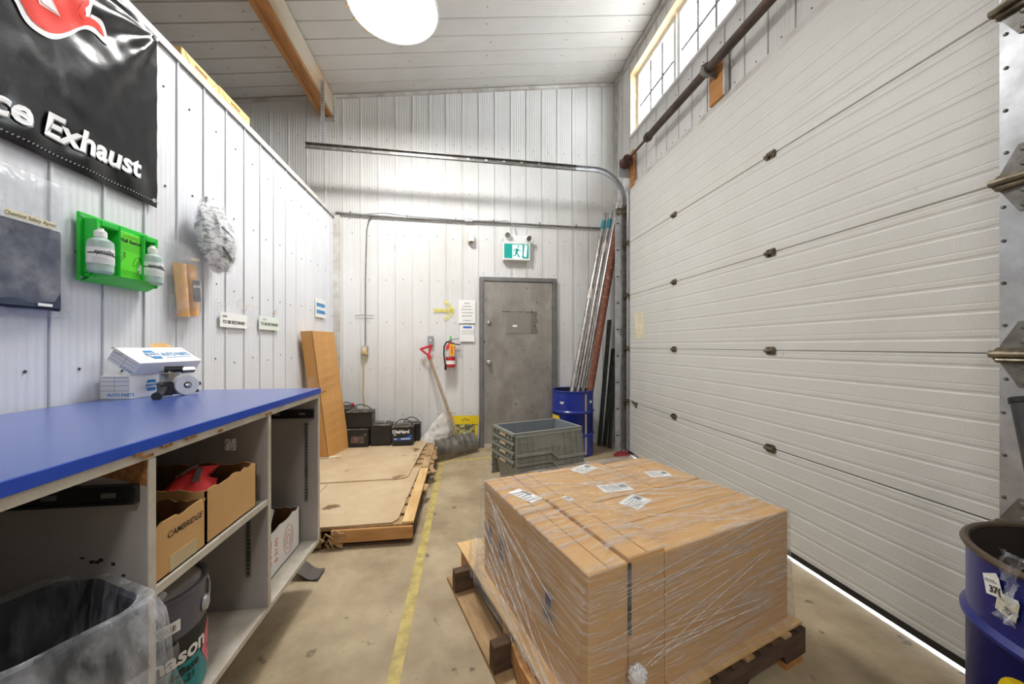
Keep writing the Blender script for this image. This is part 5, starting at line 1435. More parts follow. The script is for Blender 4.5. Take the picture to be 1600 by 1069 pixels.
q_ = wall_y(571, 493); MB().tube([(q_.x - 0.115, YW - 0.008, q_.z - 0.005), (q_.x - 0.05, YW - 0.012, q_.z + 0.002), (q_.x + 0.1, YW - 0.008, q_.z)], 0.004, 6).build('wire_tie', M_galvd, dn)
cr = thing('extension_cord', 'yellow extension cord hanging from the outlet box', 'cord', (p.x, YW, 0.6))
MB().bbox((p.x - 0.014, YW - 0.075, p.z - 0.04), (p.x + 0.014, YW - 0.0495, p.z - 0.005), 0.004).build('plug', M_cord, cr)
MB().tube([(p.x, YW - 0.06, p.z - 0.035), (p.x - 0.005, YW - 0.055, p.z - 0.1), wall_y(568, 590, 0.04), wall_y(567, 615, 0.03), wall_y(570, 635, 0.03), wall_y(573, 655, 0.03), wall_y(574, 680, 0.03)], 0.006, 8).build('cable', M_cord, cr, smooth=True)

# exit sign with emergency lamps
a, b = wall_y(786, 406, 0.07), wall_y(828, 380, 0.07)
ex = thing('exit_sign', 'green running-man exit sign with two emergency lamp heads above the door', 'exit sign', ((a.x + b.x) / 2, YW, a.z))
MB().bbox((a.x, YW - 0.075, a.z), (b.x, YW, b.z), 0.004).build('housing', M_white, ex)
MB().bbox((a.x + 0.02, YW - 0.065, b.z), (b.x - 0.02, YW, b.z + 0.085), 0.006).build('battery_housing', M_creamw if False else M_white, ex)
yy = YW - 0.0758
w_, h_ = b.x - a.x, b.z - a.z
g = lambda o_: (lambda u, v: Vector((a.x + u * w_, yy - o_, a.z + v * h_)))
bars(g(0.0), [(0.04, 0.10, 0.34, 0.92), (0.72, 0.10, 0.95, 0.92), (0.34, 0.87, 0.72, 0.92)], M_teals, ex, 'green_field')
bars(g(0.0), [(0.34, 0.10, 0.72, 0.87)], M_exw, ex, 'white_field')
mb = MB(); mb.add([g(0.001)(u, v) for u, v in ((0.76, 0.22), (0.86, 0.12), (0.90, 0.84), (0.80, 0.9))], [(0, 1, 2, 3)]); mb.build('door_mark', M_exw, ex)
mb = MB(); G = g(0.001)
def limb(pts, t):
    for i in range(len(pts) - 1):
        p0_, p1_ = Vector(pts[i]), Vector(pts[i + 1]); d_ = (p1_ - p0_); n_ = Vector((-d_.y / 1.0, d_.x)).normalized() * t
        mb.add([G(*(p0_ + n_)), G(*(p0_ - n_)), G(*(p1_ - n_)), G(*(p1_ + n_))], [(0, 1, 2, 3)])
limb([(0.53, 0.66), (0.49, 0.42)], 0.045); limb([(0.49, 0.42), (0.56, 0.30), (0.60, 0.16)], 0.026); limb([(0.49, 0.42), (0.44, 0.26), (0.36, 0.24)], 0.026); limb([(0.53, 0.64), (0.60, 0.52), (0.66, 0.56)], 0.02); limb([(0.53, 0.64), (0.44, 0.62), (0.40, 0.50)], 0.02)
mb.add([G(0.56 + 0.03 * math.cos(t), 0.77 + 0.06 * math.sin(t)) for t in [k * PI / 5 for k in range(10)]], [tuple(range(10))])
mb.build('running_figure', M_teals, ex)
mb = MB(); limb([(0.68, 0.24), (0.90, 0.13)], 0.03); mb.build('arrow_mark', M_teals, ex)
for (px_, py_, tx) in ((794, 368, -0.5), (826, 373, 0.45)):
    c_ = onY(px_, py_, YW - 0.085)
    Tm = Matrix.Rotation(tx, 4, 'Z') @ Matrix.Rotation(PI / 2 + 0.35, 4, 'X')
    h_o = MB().lathe([(0, -0.05), (0.025, -0.045), (0.04, -0.015), (0.043, 0.012), (0.040, 0.016), (0.034, 0.010)], c_, 20, Tm, cap=False).build('lamp_head', M_white, ex, smooth=True)
    MB().lathe([(0.034, 0.009), (0.0, 0.004)], c_, 16, Tm, cap=False).build('lamp_lens', M_galvd, h_o, smooth=True)
# small strobe
p = wall_y(735, 372, 0.0)
so = thing('wall_sensor', 'small white alarm sensor on the back wall left of the exit sign', 'sensor', (p.x, YW, p.z))
MB().bbox((p.x - 0.035, YW - 0.03, p.z - 0.065), (p.x + 0.04, YW, p.z + 0.065), 0.01).build('base', M_creamw, so)
MB().lathe([(0.036, -0.055), (0.036, 0.03), (0.03, 0.05), (0, 0.056)], (p.x + 0.012, YW - 0.04, p.z), 18).build('hood', M_white, so, smooth=True)
MB().lathe([(0.022, 0.0), (0.012, -0.02), (0, -0.022)], (p.x + 0.012, YW - 0.04, p.z - 0.055), 14).build('sounder', M_galvd, so, smooth=True)

# notices, arrow, switch
def notice(name, label, x0, y0, x1, y1, m=M_paper, off=0.003):
    a = wall_y(x0, y1, off); b = wall_y(x1, y0, off)
    o = thing(name, label, 'notice', ((a.x + b.x) / 2, YW, a.z))
    MB().box((a.x, YW - off, a.z), (b.x, YW - 0.0005, b.z)).build('sheet', m, o)
    w, h = b.x - a.x, b.z - a.z
    return o, (lambda u, v: Vector((a.x + u * w, YW - off - 0.0006, a.z + v * h)))
o, g_ = notice('wall_notice', 'white typed notice taped beside the steel door', 716, 469, 743, 505)
rr_ = random.Random(2)
for v, ws in ((0.86, (0.36, 0.66)), (0.72, (0.24, 0.76)), (0.59, (0.18, 0.82)), (0.45, (0.2, 0.84)), (0.31, (0.22, 0.78)), (0.12, (0.28, 0.74))):
    u = ws[0]; rc = []
    while u < ws[1]:
        l_ = 0.05 + rr_.random() * 0.12; rc.append((u, v - 0.016, min(u + l_, ws[1]), v + 0.016)); u += l_ + 0.03
    bars(g_, rc, M_inkg, o, 'typed_line')['kind'] = 'stuff'
o, g_ = notice('wall_notice', 'white schedule card with blue heading under the typed notice', 719, 508, 741, 534, off=0.004)
bars(g_, [(0.2, 0.80, 0.82, 0.92)], mat('heading_blue', rgb(60, 110, 200), 0.6), o, 'heading')
bars(g_, [(0.12 + 0.13 * k, 0.42 + 0.05 * j, 0.17 + 0.13 * k, 0.445 + 0.05 * j) for k in range(7) for j in range(6)], M_inkg, o, 'date_grid')['kind'] = 'stuff'
bars(lambda u, v: g_(u, v) + Vector((0, -0.004, 0)), [(-0.02, 0.0, 1.02, 0.36)], M_paper, o, 'fold_out')
mb = MB()
a = wall_y(677, 485, 0.0015); b = wall_y(709, 485, 0.0015); w = 0.022
mb.box((a.x, YW - 0.0012, a.z - w), (b.x, YW - 0.0002, a.z + w))
for s_ in (-1, 1):
    e = wall_y(695, 485 - 15 * s_, 0.0015); d_ = Vector((b.x - e.x, 0, a.z - e.z)).normalized(); n_ = Vector((-d_.z, 0, d_.x)) * w
    P = [Vector((e.x, YW - 0.0014, e.z)), Vector((b.x, YW - 0.0014, a.z))]; mb.add([P[0] + n_, P[0] - n_, P[1] - n_, P[1] + n_], [(0, 1, 2, 3)])
tag(mb.build('painted_arrow', M_yelw), 'yellow arrow sprayed on the back wall pointing at the notices', 'arrow')
p = wall_y(673, 532)
sw = thing('switch_box', 'small grey metal switch box above the shovel grip', 'switch box', (p.x, YW, p.z))
MB().bbox((p.x - 0.034, YW - 0.04, p.z - 0.055), (p.x + 0.034, YW, p.z + 0.055), 0.005).build('box', M_galv, sw)
MB().box((p.x - 0.008, YW - 0.05, p.z - 0.012), (p.x + 0.008, YW - 0.0405, p.z + 0.016)).build('toggle', M_white, sw)
o = MB(); rr_ = random.Random(9)
for (px_, py_, n_, sx_, sz_, m_) in ((683, 535, 22, 0.03, 0.05, 0), (858, 500, 20, 0.03, 0.10, 0)):
    pass

# fire extinguisher
p = wall_y(704, 574, 0.07); ptop = wall_y(704, 533, 0.07)
fe_ = thing('fire_extinguisher', 'small red fire extinguisher with yellow tag on the back wall', 'fire extinguisher', (p.x, YW - 0.07, p.z))
Hc = ptop.z - p.z; r_ = 0.058
C0 = (p.x, YW - 0.07, p.z)
MB().lathe([(0.045, 0), (r_, 0.008), (r_, Hc * 0.74), (0.05, Hc * 0.82), (0.022, Hc * 0.9), (0.02, Hc * 0.95), (0, Hc * 0.95)], C0, 26).build('cylinder', M_red, fe_, smooth=True)
MB().lathe([(r_ + 0.001, Hc * 0.12), (r_ + 0.001, Hc * 0.26)], C0, 20, None, -2.9, -0.3).build('white_band', M_paper, fe_)
MB().lathe([(r_ + 0.001, Hc * 0.40), (r_ + 0.001, Hc * 0.72)], C0, 20, None, -2.9, -0.3).build('instruction_label', mat('label_grey', rgb(214, 214, 214), 0.5), fe_)
bars(lambda u, v: Vector((p.x + u, YW - 0.07 - r_ - 0.002, p.z + v)), [(-0.02, Hc * (0.45 + 0.05 * k), 0.03, Hc * (0.465 + 0.05 * k)) for k in range(5)], M_redb, fe_, 'label_print')['kind'] = 'stuff'
tgx = MB().box((p.x - 0.01, YW - 0.07 - r_ - 0.010, p.z + Hc * 0.45), (p.x + 0.045, YW - 0.07 - r_ - 0.008, p.z + Hc * 0.88)); tgx = tgx.build('inspection_tag', mat('tag_yellow', rgb(240, 186, 40), 0.5), fe_)
bars(lambda u, v: Vector((p.x + 0.017 + u, YW - 0.07 - r_ - 0.0108, p.z + Hc * 0.66 + v)), [(-0.012, -0.05, 0.012, 0.05)], mat('tag_orange', rgb(226, 110, 40), 0.5), tgx, 'tag_print')
hz_ = p.z + Hc * 0.95
MB().bbox((p.x - 0.018, YW - 0.088, hz_ - 0.01), (p.x + 0.018, YW - 0.052, hz_ + 0.025), 0.003).build('valve', M_galvd, fe_)
MB().hexa([Vector(v) for v in ((p.x - 0.02, YW - 0.08, hz_ + 0.022), (p.x + 0.10, YW - 0.08, hz_ + 0.045), (p.x + 0.10, YW - 0.06, hz_ + 0.045), (p.x - 0.02, YW - 0.06, hz_ + 0.022), (p.x - 0.02, YW - 0.08, hz_ + 0.03), (p.x + 0.10, YW - 0.08, hz_ + 0.053), (p.x + 0.10, YW - 0.06, hz_ + 0.053), (p.x - 0.02, YW - 0.06, hz_ + 0.03))]).build('lever', M_galvd, fe_)
MB().tube([(p.x + 0.01, YW - 0.07, hz_ + 0.0), (p.x + 0.05, YW - 0.07, hz_ - 0.02), (p.x + 0.115, YW - 0.07, hz_ - 0.03)], 0.007, 8).build('grip', M_black, fe_)
MB().tube([(p.x - 0.018, YW - 0.07, hz_ + 0.01), (p.x - 0.05, YW - 0.08, hz_), (p.x - 0.075, YW - 0.09, hz_ - 0.05), (p.x - 0.078, YW - 0.10, hz_ - 0.14), (p.x - 0.066, YW - 0.11, hz_ - 0.24), (p.x - 0.06, YW - 0.11, hz_ - 0.28)], 0.009, 10).build('hose', M_black, fe_, smooth=True)
MB().tube([(p.x - 0.06, YW - 0.11, hz_ - 0.26), (p.x - 0.058, YW - 0.11, hz_ - 0.33)], [0.010, 0.015], 10).build('nozzle', M_black, fe_, smooth=True)
MB().lathe([(0.02, -0.006), (0.02, 0.006), (0, 0.008)], (p.x - 0.035, YW - 0.12, p.z + Hc * 0.74), 12, Matrix.Rotation(PI / 2, 4, 'X')).build('seal', M_redb, fe_)
MB().box((p.x - 0.006, YW - 0.075, hz_ + 0.03), (p.x + 0.012, YW - 0.065, hz_ + 0.075)).build('pull_pin', M_green, fe_)
MB().box((p.x - 0.03, YW - 0.012, p.z + Hc * 0.2), (p.x + 0.03, YW, p.z + Hc * 0.95)).build('bracket', M_galvd, fe_)

# snow pusher
sv = thing('snow_shovel', 'snow shovel with red D-grip, wooden shaft and worn aluminium scoop', 'shovel', (-0.05, 4.2, 0))
s0 = Vector((-0.055, 4.19, 0.24)); s1 = onY(670, 556, 4.44)
MB().tube([s0 + (s0 - s1).normalized() * 0.07, s0, s1], 0.017, 12).build('shaft', M_ash, sv, smooth=True)
ax_ = (s1 - s0).normalized(); sd = Vector((1, 0, 0)); sd = (sd - ax_ * sd.dot(ax_)).normalized()
gt = s1 + ax_ * 0.11
MB().tube([s1 - ax_ * 0.05, s1, s1 + ax_ * 0.03], [0.021, 0.021, 0.018], 12).tube([s1 + ax_ * 0.01, s1 + ax_ * 0.05 + sd * 0.03, gt + sd * 0.062], 0.012, 10).tube([s1 + ax_ * 0.01, s1 + ax_ * 0.05 - sd * 0.03, gt - sd * 0.062], 0.012, 10).tube([gt - sd * 0.075, gt + sd * 0.075], 0.014, 10).build('d_grip', M_red, sv, smooth=True)
bl0 = Vector((-0.275, 3.99, 0.012)); br0 = Vector((0.16, 4.32, 0.012))
bd = (br0 - bl0).normalized(); bf = Vector((bd.y, -bd.x, 0))     # facing the viewer
def scoop(u, v, off=0.0):
    an = -0.55 + v * 1.75
    rad = 0.135 + 0.002 * math.cos(u * 38) - off
    c_ = bl0 + (br0 - bl0) * u + Vector((0, 0, 0.118))
    return c_ + (-bf) * 0.02 + bf * (math.cos(an + PI * 0.0) * rad - 0.08) * 1.0 * 1 + Vector((0, 0, 1)) * (math.sin(an - 0.35) * rad)
mb = MB().grid(lambda u, v: scoop(u, v), 80, 16); mb.grid(lambda u, v: scoop(u, v, 0.003), 80, 16); mb.build('scoop', M_scoop, sv, smooth=True, angle=60)
for u_ in (0.0, 1.0):
    MB().tube([scoop(u_, k / 12) for k in range(13)], 0.004, 6).build('edge_bead', M_galvd, sv)
MB().tube([scoop(k / 8, 0.0) for k in range(9)], 0.005, 6).build('wear_strip', M_galvd, sv)
cxs = scoop(0.5, 0.55)
MB().tube([s0 - ax_ * 0.09 , s0 + ax_ * 0.03], 0.024, 10).build('socket', M_galvd, sv, smooth=True)

# white sack slumped behind the shovel
def sack(u, v):
    t = u * 2 * PI
    w = 0.20 * (1 - v * 0.72); d = 0.085 * (1 - v * 0.6)
    k = 1 + 0.16 * noise.noise((math.cos(t) * 1.5, math.sin(t) * 1.5, v * 4)) + 0.06 * noise.noise((math.cos(t) * 5, math.sin(t) * 5, v * 12))
    return Vector((-0.31 + v * 0.13 + w * math.cos(t) * k, 4.40 + 0.02 * v + d * math.sin(t) * k, 0.125 + v * 0.34))
mb = MB().grid(sack, 40, 18); mb.add([sack(k / 40, 0) for k in range(40)], [tuple(range(39, -1, -1))]); mb.add([sack(k / 40, 1) for k in range(40)], [tuple(range(40))])
ss = mb.build('white_sack', M_sack, smooth=True); tag(ss, 'slumped white woven sack behind the shovel on the pallet edge', 'sack')

# yellow bag
a, b = onY(706, 694, 4.40), onY(748, 650, 4.40)
yb = thing('yellow_bag', 'yellow and camouflage plastic bag standing against the door frame', 'bag', ((a.x + b.x) / 2, 4.42, 0))
w_, h_ = b.x - a.x, b.z
xc = (a.x + b.x) / 2
mb = MB()
for sg_ in (-1, 1):
    mb.grid(lambda u, v: Vector((xc + (u - 0.5) * w_ * (0.86 + 0.05 * v), 4.43 + sg_ * 0.05 * (1 - (2 * u - 1) ** 4) * (1 - v ** 3 * 0.85) + 0.003 * noise.noise((u * 6, v * 6, sg_)), v * h_ * 0.76)), 12, 10)
mb.build('bag_body', M_camo, yb, smooth=True)
mb = MB(); mb.grid(lambda u, v: Vector((xc + (u - 0.5) * w_, 4.425 + 0.01 * math.sin(u * 5) * v, h_ * 0.74 + v * h_ * 0.26)), 12, 4); mb.grid(lambda u, v: Vector((xc + (u - 0.5) * w_, 4.432 + 0.01 * math.sin(u * 5) * v, h_ * 0.74 + v * h_ * 0.26)), 12, 4); mb.build('header', M_yel, yb)
mb = MB(); yq = 4.372
for pts_ in (((-0.46, 0.74), (-0.38, 0.74), (-0.30, 0.2), (-0.40, 0.2)), ((0.46, 0.74), (0.38, 0.74), (0.30, 0.2), (0.40, 0.2)), ((-0.36, 0.3), (0.0, 0.5), (0.36, 0.3), (0.36, 0.2), (0.0, 0.40), (-0.36, 0.2))):
    mb.add([Vector((xc + u * w_, yq + 0.012 * abs(u) * 2, v * h_)) for u, v in pts_], [tuple(range(len(pts_)))])
mb.build('yellow_print', M_yel, yb)
mb = MB(); mb.add([Vector((xc + u * w_, yq - 0.001, v * h_)) for u, v in ((-0.12, 0.30), (0.12, 0.32), (0.08, 0.48), (-0.02, 0.56), (-0.12, 0.45))], [(0, 1, 2, 3, 4)]); mb.build('white_print', M_inkw, yb)
MB().tube([(xc - 0.05, 4.421, h_ * 0.88), (xc, 4.419, h_ * 0.93), (xc + 0.05, 4.421, h_ * 0.88)], 0.003, 6).build('handle_slot', M_ink, yb)

# ------------------------------------------------------------------ blue drums
def drum(c, r, H, hoops, label, mt, rimm):
    o = thing('steel_drum', label, 'drum', (c[0], c[1], 0))
    pf = [(r - 0.01, 0.0), (r, 0.012)]
    for hz in hoops: pf += [(r, hz - 0.018), (r + 0.011, hz - 0.004), (r + 0.011, hz + 0.004), (r, hz + 0.018)]
    pf += [(r, H - 0.008)]
    mb = MB().lathe(pf, (c[0], c[1], 0), 56); mb.f = [f for f in mb.f if len(f) < 10]; mb.m = mb.m[:len(mb.f)]
    sh_ = mb.build('shell', mt, o, smooth=True)
    MB().lathe([(0, 0.02), (r - 0.005, 0.02), (r - 0.005, H - 0.006)], (c[0], c[1], 0), 48, cap=False).build('inside', M_drumi, o, smooth=True)
    MB().tube([(c[0] + (r + 0.002) * math.cos(k * PI / 28), c[1] + (r + 0.002) * math.sin(k * PI / 28), H - 0.004) for k in range(56)], 0.009, 8, close=True).build('rim', rimm, o, smooth=True)
    return o


DC = (1.29, 4.165); DRr = 0.237
dB = drum(DC, DRr, 0.74, (0.503, 0.245), 'blue steel drum by the back wall holding pipes', M_drum, M_drum)
va = math.atan2(-DC[1], -DC[0])
patch(DC, DRr + 0.0015, va + 0.62, va + 0.72, 0.03, 0.71, 2).build('weld_seam', M_tape, dB)
mb = MB(); A0 = va - 1.28
def dpt(a_, z_, o_=0.0025): return Vector((DC[0] + (DRr + o_) * math.cos(a_), DC[1] + (DRr + o_) * math.sin(a_), z_))
mb.grid(lambda u, v: dpt(A0 + u * (0.58 + 0.42 * (1 - v)), 0.24 + 0.22 * v), 12, 3); mb.build('yellow_label', M_yel, dB)
mb = MB(); mb.grid(lambda u, v: dpt(A0 + u * 0.72, 0.28 + 0.10 * v, 0.004), 10, 2); mb.build('white_label', M_inkw, dB)
lettering('PA', lambda u, v: dpt(A0 + 0.42 + u / DRr, 0.325 + v, 0.006), 0.09, mat('label_navy', rgb(24, 36, 130), 0.5), dB, bold=0.003)
mb = MB(); mb.grid(lambda u, v: dpt(va + 0.92 + 0.22 * u, 0.605 + 0.028 * v, 0.003), 4, 1); mb.grid(lambda u, v: dpt(va - 0.62 + 0.2 * u, 0.60 + 0.02 * v + 0.01 * math.sin(u * 9), 0.003), 4, 1); mb.build('paint_scuff', M_inkw, dB)


def leaning(name, label, cat, p0, p1, r, m, group=None, n=14):
    o = thing(name, label, cat, p0, 0, group)
    MB().tube([p0, p1], r, n).build('tube', m, o, smooth=True)
    return o


def rim_pt(px, z, f):            # a point at height z above the drum, on the photo column px
    d = ray(px, 600); return d
pipes = ((894, 946, 334, 0.027, -0.02, 4.41), (903, 955, 332, 0.028, 0.02, 4.40), (912, 962, 338, 0.024, 0.06, 4.35))
for i, (xb, xt, yt, r_, dy, yt_) in enumerate(pipes):
    top = onY(xt, yt, yt_); rm = onY(xb, 610, 4.13 + dy)
    rm.z = 0.74
    d_ = (rm - top).normalized(); bot = rm + d_ * ((0.03 - rm.z) / d_.z)
    o = leaning('aluminium_pipe', ['long silver pipe standing in the blue drum, outermost towards the door', 'long silver pipe standing in the blue drum, middle of the three', 'long silver pipe standing in the blue drum, next to the rusty one'][i], 'pipe', bot, top, r_, M_alum)
    if i < 2: MB().tube([bot.lerp(top, 0.925), bot.lerp(top, 0.965)], r_ + 0.0015, 14).build('teal_tape', mat('teal_tape', rgb(40, 130, 140), 0.5), o, smooth=True)
    MB().tube([bot.lerp(top, 0.62 + 0.2 * i), bot.lerp(top, 0.66 + 0.2 * i)], r_ + 0.001, 14).build('worn_sleeve', M_sack, o, smooth=True)
top = onY(965, 352, 4.28); rm = onY(922, 610, 4.07); rm.z = 0.74; d_ = (rm - top).normalized(); bot = rm + d_ * ((0.03 - rm.z) / d_.z)
leaning('rusty_pipe', 'thick rusty brown pipe standing in the blue drum', 'pipe', bot, top, 0.041, M_rust)

# perforated posts in the corner
for i, (xb, xt, yt, yb_, yt_) in enumerate(((937, 953, 500, 4.36, 4.49), (945, 959, 545, 4.33, 4.46), (953, 962, 560, 4.25, 4.36))):
    bot = onY(xb, 700, yb_); bot.z = 0.004; top = onY(xt, yt, yt_)
    o = thing('sign_post', ['dark perforated steel post in the corner, beside the drum', 'dark perforated steel post in the corner, middle of three', 'dark perforated steel post in the corner, beside the door track'][i], 'post', bot)
    ax2 = (top - bot).normalized(); s2 = Vector((1, 0, 0)); s2 = (s2 - ax2 * s2.dot(ax2)).normalized(); f2 = s2.cross(ax2)
    wv = 0.028
    prof2 = [(-wv, 0.012), (-wv * 0.55, 0.012), (-wv * 0.4, -0.018), (wv * 0.4, -0.018), (wv * 0.55, 0.012), (wv, 0.012), (wv, 0.015), (wv * 0.5, 0.015), (wv * 0.35, -0.014), (-wv * 0.35, -0.014), (-wv * 0.5, 0.015), (-wv, 0.015)]
    sg_ = 1 if f2.y > 0 else -1
    loops(MB(), [[q + s2 * u + f2 * sg_ * v for u, v in prof2] for q in (bot, top)], True, True).build('channel', M_post, o)
    hl = MB()
    nn_ = int((top - bot).length / 0.05)
    for k in range(1, nn_):
        c_ = bot.lerp(top, k / nn_) - f2 * sg_ * 0.0186
        hl.add([c_ + s2 * 0.005 * math.cos(t) + ax2 * 0.005 * math.sin(t) for t in [j * PI / 3 for j in range(6)]], [tuple(range(6))])
    hl.build('holes', M_black, o)['kind'] = 'stuff'

# red strap on the floor by the track
p = onZ(971, 712, 0)
rs = thing('red_strap', 'dark red strap coiled on the floor at the door track foot', 'strap', (p.x, p.y, 0))
cr_ = mat('dark_red_strap', rgb(132, 28, 30), 0.6)
for k in range(3):
    MB().tube([(p.x + (0.09 - 0.02 * k) * math.cos(t), p.y - 0.02 + (0.055 - 0.012 * k) * math.sin(t), 0.010 + 0.014 * k) for t in [j * PI / 10 for j in range(20)]], 0.012, 6, close=True).build('coil', cr_, rs, smooth=True)
MB().tube([(p.x + 0.04, p.y - 0.09, 0.01), (p.x + 0.03, p.y - 0.03, 0.03), (p.x + 0.06, p.y + 0.02, 0.06)], 0.008, 6).build('hook', cr_, rs, smooth=True)

# rubber flap under the bench end
p = onZ(488, 896, 0)
rf = MB()
for o_ in (0.0, 0.006):
    rf.grid(lambda u, v: Vector((p.x - 0.09 + 0.15 * u, p.y - 0.05 + 0.10 * v - 0.03 * u, 0.004 + o_ + 0.05 * (1 - u) ** 1.5 * (0.6 + 0.4 * v) + 0.008 * math.sin(u * 7))), 12, 6)
tag(rf.build('rubber_flap', mat('grey_rubber', rgb(92, 84, 78), 0.7), smooth=True), 'curled grey rubber offcut on the floor under the bench end', 'rubber scrap')

# paper left on the overhead door
a, b = onX(991, 489, XD), onX(1007, 529, XD)
pr2 = thing('paper_remnant', 'yellowed torn paper remnant stuck on the overhead door', 'paper', (XD, (a.y + b.y) / 2, b.z))
mb = MB().prism([(a.y, a.z), (b.y + 0.02, a.z - 0.02), (b.y, b.z + 0.01), (a.y - 0.03, b.z), (a.y - 0.02, (a.z + b.z) / 2)], lambda u, v, d: Vector((d, u, v)), XD - 0.002, XD); mb.build('sheet', M_papery, pr2)

# ------------------------------------------------------------------ totes
TF = onZ(802, 679, 0.534)
TR = onZ(909.5, 666, 0.534)
ang = math.atan2(TR.y - TF.y, TR.x - TF.x)
TL_, TWd, THt = 0.69, 0.425, 0.31
def tote(label, z0, z_i):
    o = thing('plastic_tote', label, 'storage tote', (TF.x, TF.y, z0), ang, 'nested grey totes')
    H = THt
    tl_, tw_ = 0.045, 0.035
    ring = lambda i, j, z: [Vector((i, j, z)), Vector((TL_ - i, j, z)), Vector((TL_ - i, TWd - j, z)), Vector((i, TWd - j, z))]
    fr_in = 0.022
    out_ = [ring(fr_in + tl_, fr_in + tw_, 0.0), ring(fr_in, fr_in, H - 0.003)]
    inn = [ring(fr_in + 0.004, fr_in + 0.004, H - 0.003), ring(fr_in + tl_ + 0.004, fr_in + tw_ + 0.004, 0.005)]
    loops(MB(), out_, True, False).build('body', M_tote, o, world=False)
    loops(MB(), inn, False, True).build('inner_wall', M_toted, o, world=False)
    rim = MB(); loops(rim, [ring(0, 0, H - 0.022), ring(0, 0, H), ring(fr_in + 0.004, fr_in + 0.004, H), ring(fr_in + 0.004, fr_in + 0.004, H - 0.022), ring(0, 0, H - 0.022)])
    rim.build('rim', M_tote, o, world=False)
    # ribs on the two short ends
    for e in (0, 1):
        rb_ = MB()
        for k in range(7):
            yy = 0.03 + k * (TWd - 0.08) / 6
            x0_, x1_ = (0.0, 0.022) if e == 0 else (TL_ - 0.022, TL_)
            rb_.box((x0_, yy, H - 0.06), (x1_, yy + 0.012, H - 0.022))
        rb_.box((0.006 if e == 0 else TL_ - 0.016, 0.03, H - 0.064), (0.016 if e == 0 else TL_ - 0.006, TWd - 0.03, H - 0.056))
        rb_.build('end_ribs', M_tote, o, world=False)['kind'] = 'stuff'
        MB().box((-0.001 if e == 0 else TL_ - 0.004, TWd * 0.36, H - 0.05), (0.004 if e == 0 else TL_ + 0.001, TWd * 0.62, H - 0.03)).build('label_plate', M_tape, o, world=False)
    # ribs inside
    ir = MB()
    for k in range(1, 6):
        xx = TL_ * k / 6
        for (ya_, s_) in ((fr_in + 0.004, 1), (TWd - fr_in - 0.004, -1)):
            ir.hexa([Vector(v) for v in ((xx, ya_ + s_ * tw_ * 0.9, 0.03), (xx + 0.006, ya_ + s_ * tw_ * 0.9, 0.03), (xx + 0.006, ya_ + s_ * (tw_ * 0.9 + 0.004), 0.03), (xx, ya_ + s_ * (tw_ * 0.9 + 0.004), 0.03), (xx, ya_, H - 0.03), (xx + 0.006, ya_, H - 0.03), (xx + 0.006, ya_ + s_ * 0.004, H - 0.03), (xx, ya_ + s_ * 0.004, H - 0.03))])
    if z_i == 3: ir.build('inner_ribs', M_tote, o, world=False)['kind'] = 'stuff'
    # hinged lid halves hanging down both long sides
    for side_ in (0, 1):
        ll = 0.018 ; Tl = 0.17
        def lid_fn(u, v, d):
            yy = -0.004 - v * Tl - d
            return Vector((u, yy, H - 0.012 - v)) if side_ == 0 else Vector((TL_ - u, TWd - yy, H - 0.012 - v))
        shp = [(0.012, 0.0), (TL_ - 0.012, 0.0), (TL_ - 0.012, 0.225), (TL_ * 0.58, 0.225), (TL_ * 0.50, 0.165), (0.012, 0.165)]
        mb = MB(); mb.prism(shp, lid_fn, 0.0, 0.003)
        ld2 = mb.build('lid_half', M_tote, o, world=False)
        g2 = MB()
        def bar(u0, v0, u1, v1): g2.hexa([lid_fn(u0, v0, 0.003), lid_fn(u1, v0, 0.003), lid_fn(u1, v1, 0.003), lid_fn(u0, v1, 0.003), lid_fn(u0, v0, 0.010), lid_fn(u1, v0, 0.010), lid_fn(u1, v1, 0.010), lid_fn(u0, v1, 0.010)])
        for v_, u0, u1 in ((0.012, 0.012, TL_ - 0.012), (0.055, 0.012, 0.18), (0.055, 0.48, TL_ - 0.012), (0.115, 0.012, TL_ - 0.012), (0.160, 0.012, TL_ * 0.5), (0.165, TL_ * 0.56, TL_ - 0.012), (0.218, TL_ * 0.58, TL_ - 0.012)):
            bar(u0, v_, u1, v_ + 0.006)
        for u_ in (0.012, 0.05, 0.12, 0.17, 0.48, 0.55, 0.61, 0.665):
            bar(u_, 0.012, u_ + 0.005, 0.165 if u_ < 0.4 else 0.222)
        for u_ in (0.24, 0.30, 0.36, 0.42): bar(u_, 0.115, u_ + 0.005, 0.165)
        g2.build('lid_ribs', M_tote, ld2, world=False)
        lip = MB(); zz_ = [(0.012, 0.150), (TL_ * 0.49, 0.150), (TL_ * 0.575, 0.208), (TL_ - 0.012, 0.208), (TL_ - 0.012, 0.227), (TL_ * 0.575, 0.227), (TL_ * 0.49, 0.169), (0.012, 0.169)]
        for q4 in ((0, 1, 6, 7), (1, 2, 5, 6), (2, 3, 4, 5)):
            lip.hexa([lid_fn(*zz_[j], 0.002) for j in q4] + [lid_fn(*zz_[j], 0.018) for j in q4])
        lip.build('lid_lip', M_tote, ld2, world=False)
    return o


TN = 4
for i in range(TN):
    lb_ = ['grey plastic lidded tote, lowest of the nested stack', 'grey plastic lidded tote, second from the floor in the nested stack', 'grey plastic lidded tote, just under the top of the nested stack', 'grey plastic lidded tote, open and empty on top of the nested stack'][i]
    tote(lb_, 0.534 - THt - (TN - 1 - i) * 0.0745, i)

